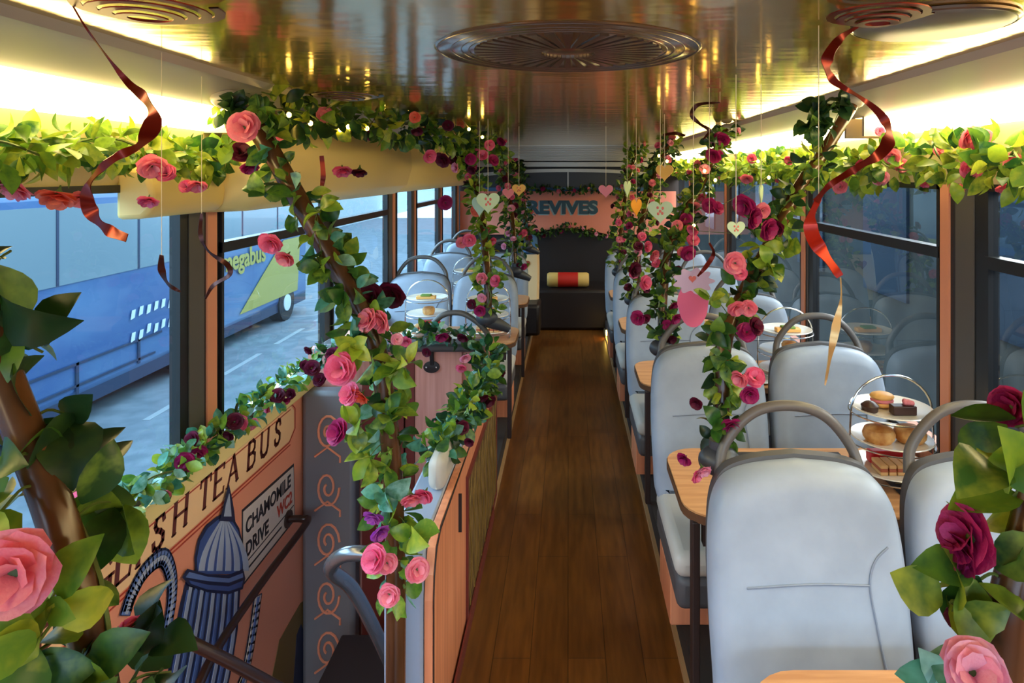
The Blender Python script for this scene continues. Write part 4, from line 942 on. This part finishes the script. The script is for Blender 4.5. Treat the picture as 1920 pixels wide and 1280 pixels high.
garland('rose garland twined round the pole above the bulkhead clamp', PL2, .065, 300, .05,
  [(930, 527, 2.95, .06, 'P'), (880, 450, 3.0, .06, 'P'), (835, 380, 3.3, .07, 'M'), (893, 395, 3.1, .06, 'O'), (865, 455, 3.1, .05, 'S'), (900, 583, 2.95, .05, 'M'), (885, 570, 2.95, .05, 'D'), (850, 300, 3.5, .06, 'D')], rand=(10, 'MPSLD'), mats=('leaf', 'leaf_y', 'leaf_y'), seed=17)
garland('rose garland twined round the pole of the first left row', PL3, .095, 330, .05, [], rand=(24, 'MPSLDP'), mats=('leaf', 'leaf_y', 'leaf_d'), seed=18)
garland('farthest left rose garland on the pole before the lettering', PL4, .10, 240, .05, [], rand=(16, 'MPSLD'), mats=('leaf', 'leaf_d'), seed=19)
garland('dark leafy garland above the teal lettering on rear panel', [(-.62, 7.03, 1.36), (-.3, 7.02, 1.385), (0, 7.02, 1.37), (.3, 7.02, 1.385), (.6, 7.03, 1.36)], .03, 160, .05, [], rand=(8, 'DDSM'), mats=('leaf_d', 'leaf'), seed=20)
garland('dark leafy garland on the arched lower edge of rear panel', [(-.42, 7.04, .90), (-.2, 7.03, .93), (0, 7.03, .985), (.2, 7.03, .93), (.42, 7.04, .90)], .04, 200, .05, [], rand=(7, 'DMLS'), mats=('leaf_d', 'leaf'), seed=21)

# ------------------------------------------------------------ paper hearts on strings
HP = [(16*math.sin(t)**3/32, (13*math.cos(t)-5*math.cos(2*t)-2*math.cos(3*t)-math.cos(4*t))/32) for t in [2*PI*i/36 for i in range(36)]]
def heart(px, py, y, size, mt, label, rz=0., pr=True, ztop=None):
    p_ = at(px, py, y); t = empty('paper_heart', p_, rz)
    m = MB(); m.prism([(x*size, -.002, z*size) for x, z in HP], (0, .004, 0)); m.build('heart_card', mt, t, smooth=False, bevel=.001)
    if pr:
        m = MB()
        for a, b_ in ((-.1, .12), (.1, .1), (0, -.02), (-.08, -.12), (.08, -.1)): m.ball((a*size, -.003, b_*size), size*.05, .001, size*.06, 8, 6)
        m.build('printed_motif', 'h_print', t)
    zt = (1.79 if abs(p_.x) < .8 else 1.70)-p_.z if ztop is None else ztop
    m = MB(); m.tube([(0, 0, size*.18), (0, 0, zt)], .0011, 5); m.build('string', 'string', t)
    tag(t, label, 'heart', 'hanging paper hearts')
heart(915, 378, 2.95, .105, 'h_green', 'pale mint paper heart hanging at the left pole garland', .3)
heart(899, 385, 3.05, .10, 'h_green', 'white-green heart partly behind the mint heart at left pole', -.7, pr=False)
heart(973, 355, 3.4, .07, 'h_yellow', 'yellow paper heart hanging left of the rear lettering')
heart(953, 362, 3.5, .065, 'h_pink', 'small pink paper heart beside the yellow heart', .4, pr=False)
heart(1136, 357, 3.4, .075, 'h_pink', 'pink paper heart hanging right of the rear lettering', 0, pr=False)
heart(1238, 395, 2.5, .095, 'h_green', 'large pale mint heart with red motif at second right pole', -.2)
heart(1193, 387, 2.9, .085, 'h_orange', 'orange paper heart among right roses', .9, pr=False)
heart(1176, 352, 3.1, .085, 'h_green', 'turned mint heart seen nearly edge on, above the orange heart', 1.1, pr=False)
heart(1246, 322, 2.7, .075, 'h_yellow', 'yellow heart under the right ceiling garland', -.5, pr=False)
heart(1380, 428, 1.62, .045, 'h_green', 'small mint heart hanging by magenta roses of nearest right pole', .1)
heart(1427, 362, 1.8, .06, 'h_green', 'mint heart turned sideways right of the magenta roses', 1.15, pr=False)
# pink ornament with lilac lace top
oc = at(1300, 570, 1.95); t = empty('paper_ornament', oc); tag(t, 'pink egg shaped paper ornament with lilac lace top, hanging over second row', 'ornament')
m = MB(); m.prism([(.047*math.cos(a)*(1 if math.sin(a) > 0 else .92), 0, .068*math.sin(a)) for a in [2*PI*i/28 for i in range(28)]], (0, .004, 0)); m.build('pink_body', 'ornpink', t, smooth=False)
m = MB(); m.prism([((.055+.008*math.cos(9*a))*math.cos(a), -.004, .068+(.034+.006*math.cos(9*a))*math.sin(a)) for a in [2*PI*i/72 for i in range(72)]], (0, .004, 0)); m.build('lace_top', 'ornlace', t, smooth=False)
m = MB(); m.tube([(0, 0, .1), (0, 0, 1.79-oc.z)], .001, 5); m.build('string', 'string', t)
m = MB(); m.prism([(x*.022-.004, -.008, .075+z*.022) for x, z in HP], (0, .003, 0)); m.build('printed_heart', 'h_print', t, smooth=False)

# ------------------------------------------------------------ foil swirls
def ribbon(mb, pts, widths, roll=0.):
    sp = smoothpath(pts, 7); n = len(sp); W = [widths[0]+(widths[-1]-widths[0])*i/(n-1) for i in range(n)] if len(widths) == 2 else None
    if W is None:
        W = []
        for i in range(n):
            u = i/(n-1)*(len(widths)-1); k_ = min(int(u), len(widths)-2); W.append(widths[k_]*(1-u+k_)+widths[k_+1]*(u-k_))
    vs = []
    for i, p_ in enumerate(sp):
        d = (sp[min(i+1, n-1)]-sp[max(i-1, 0)]).normalized(); s = d.cross(Vector((0, 1, 0)))
        if s.length < .05: s = Vector((1, 0, 0))
        s = s.normalized(); s = (s+Vector((0, math.sin(i*.35+roll)*.8, 0))).normalized(); nn = d.cross(s)*.0006
        vs += [p_-s*W[i]/2-nn, p_+s*W[i]/2-nn, p_+s*W[i]/2+nn, p_-s*W[i]/2+nn]
    fs = [(4*i+j, 4*i+(j+1) % 4, 4*i+4+(j+1) % 4, 4*i+4+j) for i in range(n-1) for j in range(4)]+[(3, 2, 1, 0), tuple(4*(n-1)+j for j in range(4))]
    mb.add(vs, fs)
def coil(mb, c, r, turns=4):
    pts = []
    for i in range(turns*20+1):
        a = 2*PI*i/20; rr = r*(1-.75*i/(turns*20)); pts.append((c[0]+rr*math.cos(a), c[1]+rr*math.sin(a), c[2]-.0007*i*.3))
    vs = []; n = len(pts)
    for i, p_ in enumerate(pts):
        d = Vector((p_[0]-c[0], p_[1]-c[1], 0)).normalized()*r*.075
        vs += [Vector(p_)-d, Vector(p_)+d, Vector(p_)+d+Vector((0, 0, .002)), Vector(p_)-d+Vector((0, 0, .002))]
    fs = [(4*i+j, 4*i+(j+1) % 4, 4*i+4+(j+1) % 4, 4*i+4+j) for i in range(n-1) for j in range(4)]
    mb.add(vs, fs)
def swirl(path, widths, mt, label, coil_at=None, coil_r=.09, cmt='foil'):
    o0 = Vector(path[0]); t = empty('foil_swirl', o0)
    m = MB(); ribbon(m, [Vector(p_)-o0 for p_ in path], widths); m.build('ribbon', mt, t)
    if coil_at is not None:
        m = MB(); coil(m, Vector(coil_at)-o0, coil_r); m.build('coiled_top', cmt, t)
    if coil_at is None and mt != 'goldfoil':
        m = MB(); x_ = abs(o0.x); m.tube([(0, 0, 0), (0, 0, (1.795 if x_ < .83 else 1.80-(x_-.83)*.35)-o0.z)], .0007, 4); m.build('string', 'string', t)
    tag(t, label, 'decoration', 'hanging foil swirls'); return t
def A(*q): return [at(*v) for v in q]
swirl(A((128, -4, .93), (160, 50, .95), (200, 105, 1.0), (240, 155, 1.02), (270, 182, 1.0), (286, 215, .99), (280, 248, .98), (258, 275, .96), (222, 292, .95), (190, 315, .96), (166, 348, .98), (166, 385, 1.0), (184, 415, 1.0), (208, 434, 1.0), (238, 446, .98)), (.002, .003, .006, .014, .020, .026, .018, .010, .012, .018, .022, .018, .012), 'foil', 'long dark red foil swirl hanging at upper left before the windows', (-.60, .95, 1.785), .095)
swirl(A((1612, 48, 1.10), (1580, 68, 1.10), (1556, 98, 1.09), (1550, 125, 1.09), (1562, 150, 1.1), (1585, 166, 1.1), (1612, 182, 1.11), (1645, 208, 1.12), (1664, 236, 1.12), (1666, 264, 1.11), (1650, 288, 1.1), (1618, 308, 1.09), (1585, 328, 1.09), (1552, 350, 1.09), (1530, 378, 1.1)), (.003, .014, .020, .014, .008, .008, .016, .024, .018, .012, .010, .014), 'foil', 'dark red foil swirl hanging from the right ceiling disc', at(1650, 25, .98), .075)
swirl(A((1535, 372, 1.105), (1520, 410, 1.10), (1525, 445, 1.1), (1548, 480, 1.1), (1575, 518, 1.1)), (.010, .022, .024, .022, .012), 'foil_b', 'bright red lower length of foil swirl above the gold foil cone')
swirl(A((1576, 520, 1.1), (1577, 560, 1.1), (1568, 610, 1.1), (1556, 670, 1.1), (1547, 722, 1.1)), (.002, .003, .014, .010, .002), 'goldfoil', 'narrow gold foil cone hanging below the bright red swirl')
swirl(A((303, 478, 1.35), (303, 505, 1.36), (315, 532, 1.37), (338, 547, 1.38)), (.008, .014, .012, .004), 'foil_d', 'dark curl of foil hanging before the first left window')
swirl(A((378, 400, 1.6), (376, 440, 1.6), (392, 472, 1.6), (425, 495, 1.6), (430, 515, 1.6), (400, 535, 1.6), (385, 560, 1.6)), (.006, .010, .008, .012, .012, .010, .004), 'foil_d', 'thin dark red foil curl before the salmon window pillar')
swirl(A((603, 292, 1.9), (606, 330, 1.9), (602, 365, 1.9), (612, 395, 1.9), (618, 415, 1.9)), (.012, .014, .012, .014, .006), 'foil', 'short red foil strip hanging under the arch garland', at(650, 178, 1.95), .10, 'foil_d')
swirl(A((1350, 192, 2.0), (1310, 196, 2.0), (1297, 215, 2.0), (1312, 232, 2.0), (1330, 245, 2.0), (1318, 262, 2.0)), (.004, .012, .014, .010, .012, .004), 'foil_d', 'small dark red foil curl near the ceiling, right of centre')
swirl(A((1330, 455, 1.9), (1338, 475, 1.9), (1325, 498, 1.9), (1308, 518, 1.9)), (.006, .012, .014, .006), 'foil', 'small red foil curl in front of the lilac lace ornament')
swirl(A((1243, 253, 3.3), (1265, 250, 3.3), (1285, 254, 3.3)), (.012, .02, .012), 'foil_d', 'dark foil disc edge near the ceiling over the right roses')
# grey round speaker and round slatted vent in the ceiling
sp_ = empty('ceiling_speaker', (.60, 1.10, 1.80)); tag(sp_, 'flat round grey speaker disc set in ceiling at upper right', 'speaker')
m = MB(); m.lathe([(.001, -.012), (.108, -.012), (.118, -.008), (.12, 0)], (0, 0, 0), 40); m.build('disc', 'spk', sp_)
m = MB(); m.tube([(.121*math.cos(2*PI*i/40), .121*math.sin(2*PI*i/40), -.004) for i in range(41)], .004, 6, caps=False); m.build('rim', 'vent_line', sp_)
vt = empty('ceiling_vent', (0, 1.36, 1.80)); tag(vt, 'large round ceiling vent with radial dark slats above the aisle', 'vent')
m = MB(); m.lathe([(.001, -.003), (.262, -.003), (.268, 0)], (0, 0, 0), 56); m.build('vent_disc', 'vent', vt)
m = MB()
for i in range(36):
    a = 2*PI*i/36; c, s = math.cos(a), math.sin(a); q = [(.055, -.004), (.19, -.009), (.19, .009), (.055, .004)]
    m.prism([(x*c-y*s, x*s+y*c, -.006) for x, y in q], (0, 0, .003))
m.build('radial_slats', 'vent_line', vt, smooth=False)
m = MB()
for rr in (.262, .235, .215, .2): m.tube([(rr*math.cos(2*PI*i/56), rr*math.sin(2*PI*i/56), -.003) for i in range(57)], .0012, 5, caps=False)
m.build('rings', 'vent_line', vt)
# fairy lights
fl_pts = A((525, 205, 2.0), (545, 212, 1.98), (585, 228, 2.1), (640, 240, 2.3), (655, 235, 2.35), (690, 238, 2.4), (720, 200, 2.5), (768, 205, 2.7), (800, 210, 2.9), (850, 208, 3.0), (880, 240, 3.2), (905, 255, 3.4), (925, 232, 3.6))
fs_ = empty('fairy_light_string', fl_pts[0]); tag(fs_, 'string of tiny warm bulbs along the ceiling arch garland', 'string lights')
m = MB(); m.tube([p_-fl_pts[0] for p_ in smoothpath(fl_pts, 5)], .0013, 5); m.build('wire', 'foil_d', fs_)
for p_ in fl_pts[1:]:
    m = MB(); m.ball(p_-fl_pts[0]+Vector((0, -.012, -.006)), .0075, .0075, .0085, 8, 6); m.build('bulb', 'bulb', fs_)
fr_pts = A((1235, 290, 3.4), (1250, 300, 3.3), (1290, 300, 3.1), (1320, 318, 3.0), (1340, 335, 2.9), (1420, 300, 3.0), (1440, 330, 2.9), (1300, 420, 2.7), (1390, 440, 1.7))
fs_ = empty('fairy_light_string', fr_pts[0]); tag(fs_, 'string of tiny warm bulbs among the right pole roses', 'string lights')
m = MB(); m.tube([p_-fr_pts[0] for p_ in smoothpath(fr_pts, 5)], .0011, 5); m.build('wire', 'vine', fs_)
for p_ in fr_pts[:-1]:
    m = MB(); m.ball(p_-fr_pts[0]+Vector((0, -.012, -.006)), .007, .007, .008, 8, 6); m.build('bulb', 'bulb', fs_)
m = MB(); m.box(-.006, .004, -.03, .03, -.02, .02); item(m, 'step_light', 'bulb', (.362, 6.25, .055), 'tiny yellow step light low on the right plinth near the end', 'light', smooth=False)

# ------------------------------------------------------------ outside
GZ = -2.45
m = MB(); m.box(-30, 30, -20, 60, GZ-.1, GZ); struct(m.build('ground', 'road', None, smooth=False))
m = MB(); m.box(-4.6, -2.0, -20, 60, GZ, GZ+.12); o_ = struct(m.build('trim_60', 'pave', None, smooth=False))
m = MB()
for i in range(26): m.box(-6.9, -6.78, -6+i*2.4, -4.4+i*2.4, GZ+.002, GZ+.006)
struct(m.build('trim_61', 'kerb', None, smooth=False))
cx_ = -7.7
co = empty('parked_coach', (cx_, 11, GZ)); tag(co, 'blue coach with yellow lettering parked outside the left windows', 'coach')
m = MB(); m.box(-2.4, 0, -9.5, 8.7, .45, 3.75); m.build('body', 'coach', co, bevel=.15, segs=3)
m = MB(); m.box(0, .02, -9.3, 8.5, 2.30, 3.5); m.build('window_band', 'coach_top', co, smooth=False)
m = MB(); m.box(-2.35, -.02, -9.4, 8.6, .30, .62); m.build('skirt', 'coach_skirt', co, smooth=False)
for yy in (-6.2, 2.6, 7.2):
    m = MB(); m.tube([(-.3, yy, .48), (.03, yy, .48)], .48, 28); wq = m.build('wheel', 'tyre', co)
    m = MB(); m.tube([(.03, yy, .48), (.05, yy, .48)], .22, 20); m.build('wheel_hub', 'coach_w', wq)
m = MB()
for i in range(9): m.box(.02, .03, -8.6+i*1.9, -8.55+i*1.9, 2.3, 3.5)
m.build('window_dividers', 'coach_skirt', co, smooth=False)
m = MB(); m.prism([(.02, 4.6, .7), (.02, 7.9, .7), (.02, 8.1, 2.2), (.02, 7.0, 2.2), (.02, 5.7, 1.4)], (.012, 0, 0)); m.build('yellow_panel', 'coach_y', co, smooth=False)
text_mesh('megabus', .62, 'coach_y', (.035, 3.75, 1.80), (0, 1, 0), (0, 0, 1), co, 'yellow_lettering', .01, bold=.015)
m = MB(); r_ = random.Random(3)
for i in range(16):
    y = .7+(i % 8)*.22; z = 1.45-.40*(i//8)+r_.uniform(-.04, .04)
    m.prism([(.022, y, z), (.022, y+.10, z+.02), (.022, y+.13, z+.16), (.022, y+.04, z+.16)], (.01, 0, 0))
m.build('white_lettering_marks', 'coach_w', co, smooth=False)
m = MB()
for a, b_, c, d in ((-1.8, 1.6, 1.0, 1.04), (-1.8, 1.4, .66, .70), (-.6, -.54, .5, 1.04), (.9, .96, .6, 1.04)): m.box(.02, .03, a, b_, c, d)
m.build('luggage_door_lines', 'coach_skirt', co, smooth=False)
fb = empty('street_building', (-17, 14, GZ)); tag(fb, 'pale long building beyond the parked coach', 'building')
m = MB(); m.box(-3, 0, -40, 90, 0, 7.5); m.build('wall', 'bldg_far', fb, smooth=False)
m = MB()
for i in range(18): m.box(0, .05, -28+i*3.4, -26.4+i*3.4, 2.2, 3.8)
m.build('window_row', 'bldg_w', fb, smooth=False)
rbd = empty('street_building', (4.2, 6, GZ)); tag(rbd, 'dark stone building close outside the right windows', 'building')
m = MB(); m.box(0, 3, -16, 24, 0, 5.2); m.build('wall', 'bldg', rbd, smooth=False)
m = MB()
for i in range(14): m.box(-.04, 0, -14+i*2.7, -12.8+i*2.7, 2.4, 3.9)
m.build('window_row', 'bldg_w', rbd, smooth=False)
m = MB()
for i in range(10): m.box(-.06, 0, -16, 24, 3.95+i*.09, 3.99+i*.09)
m.build('louvre_band', 'bldg_w', rbd, smooth=False)
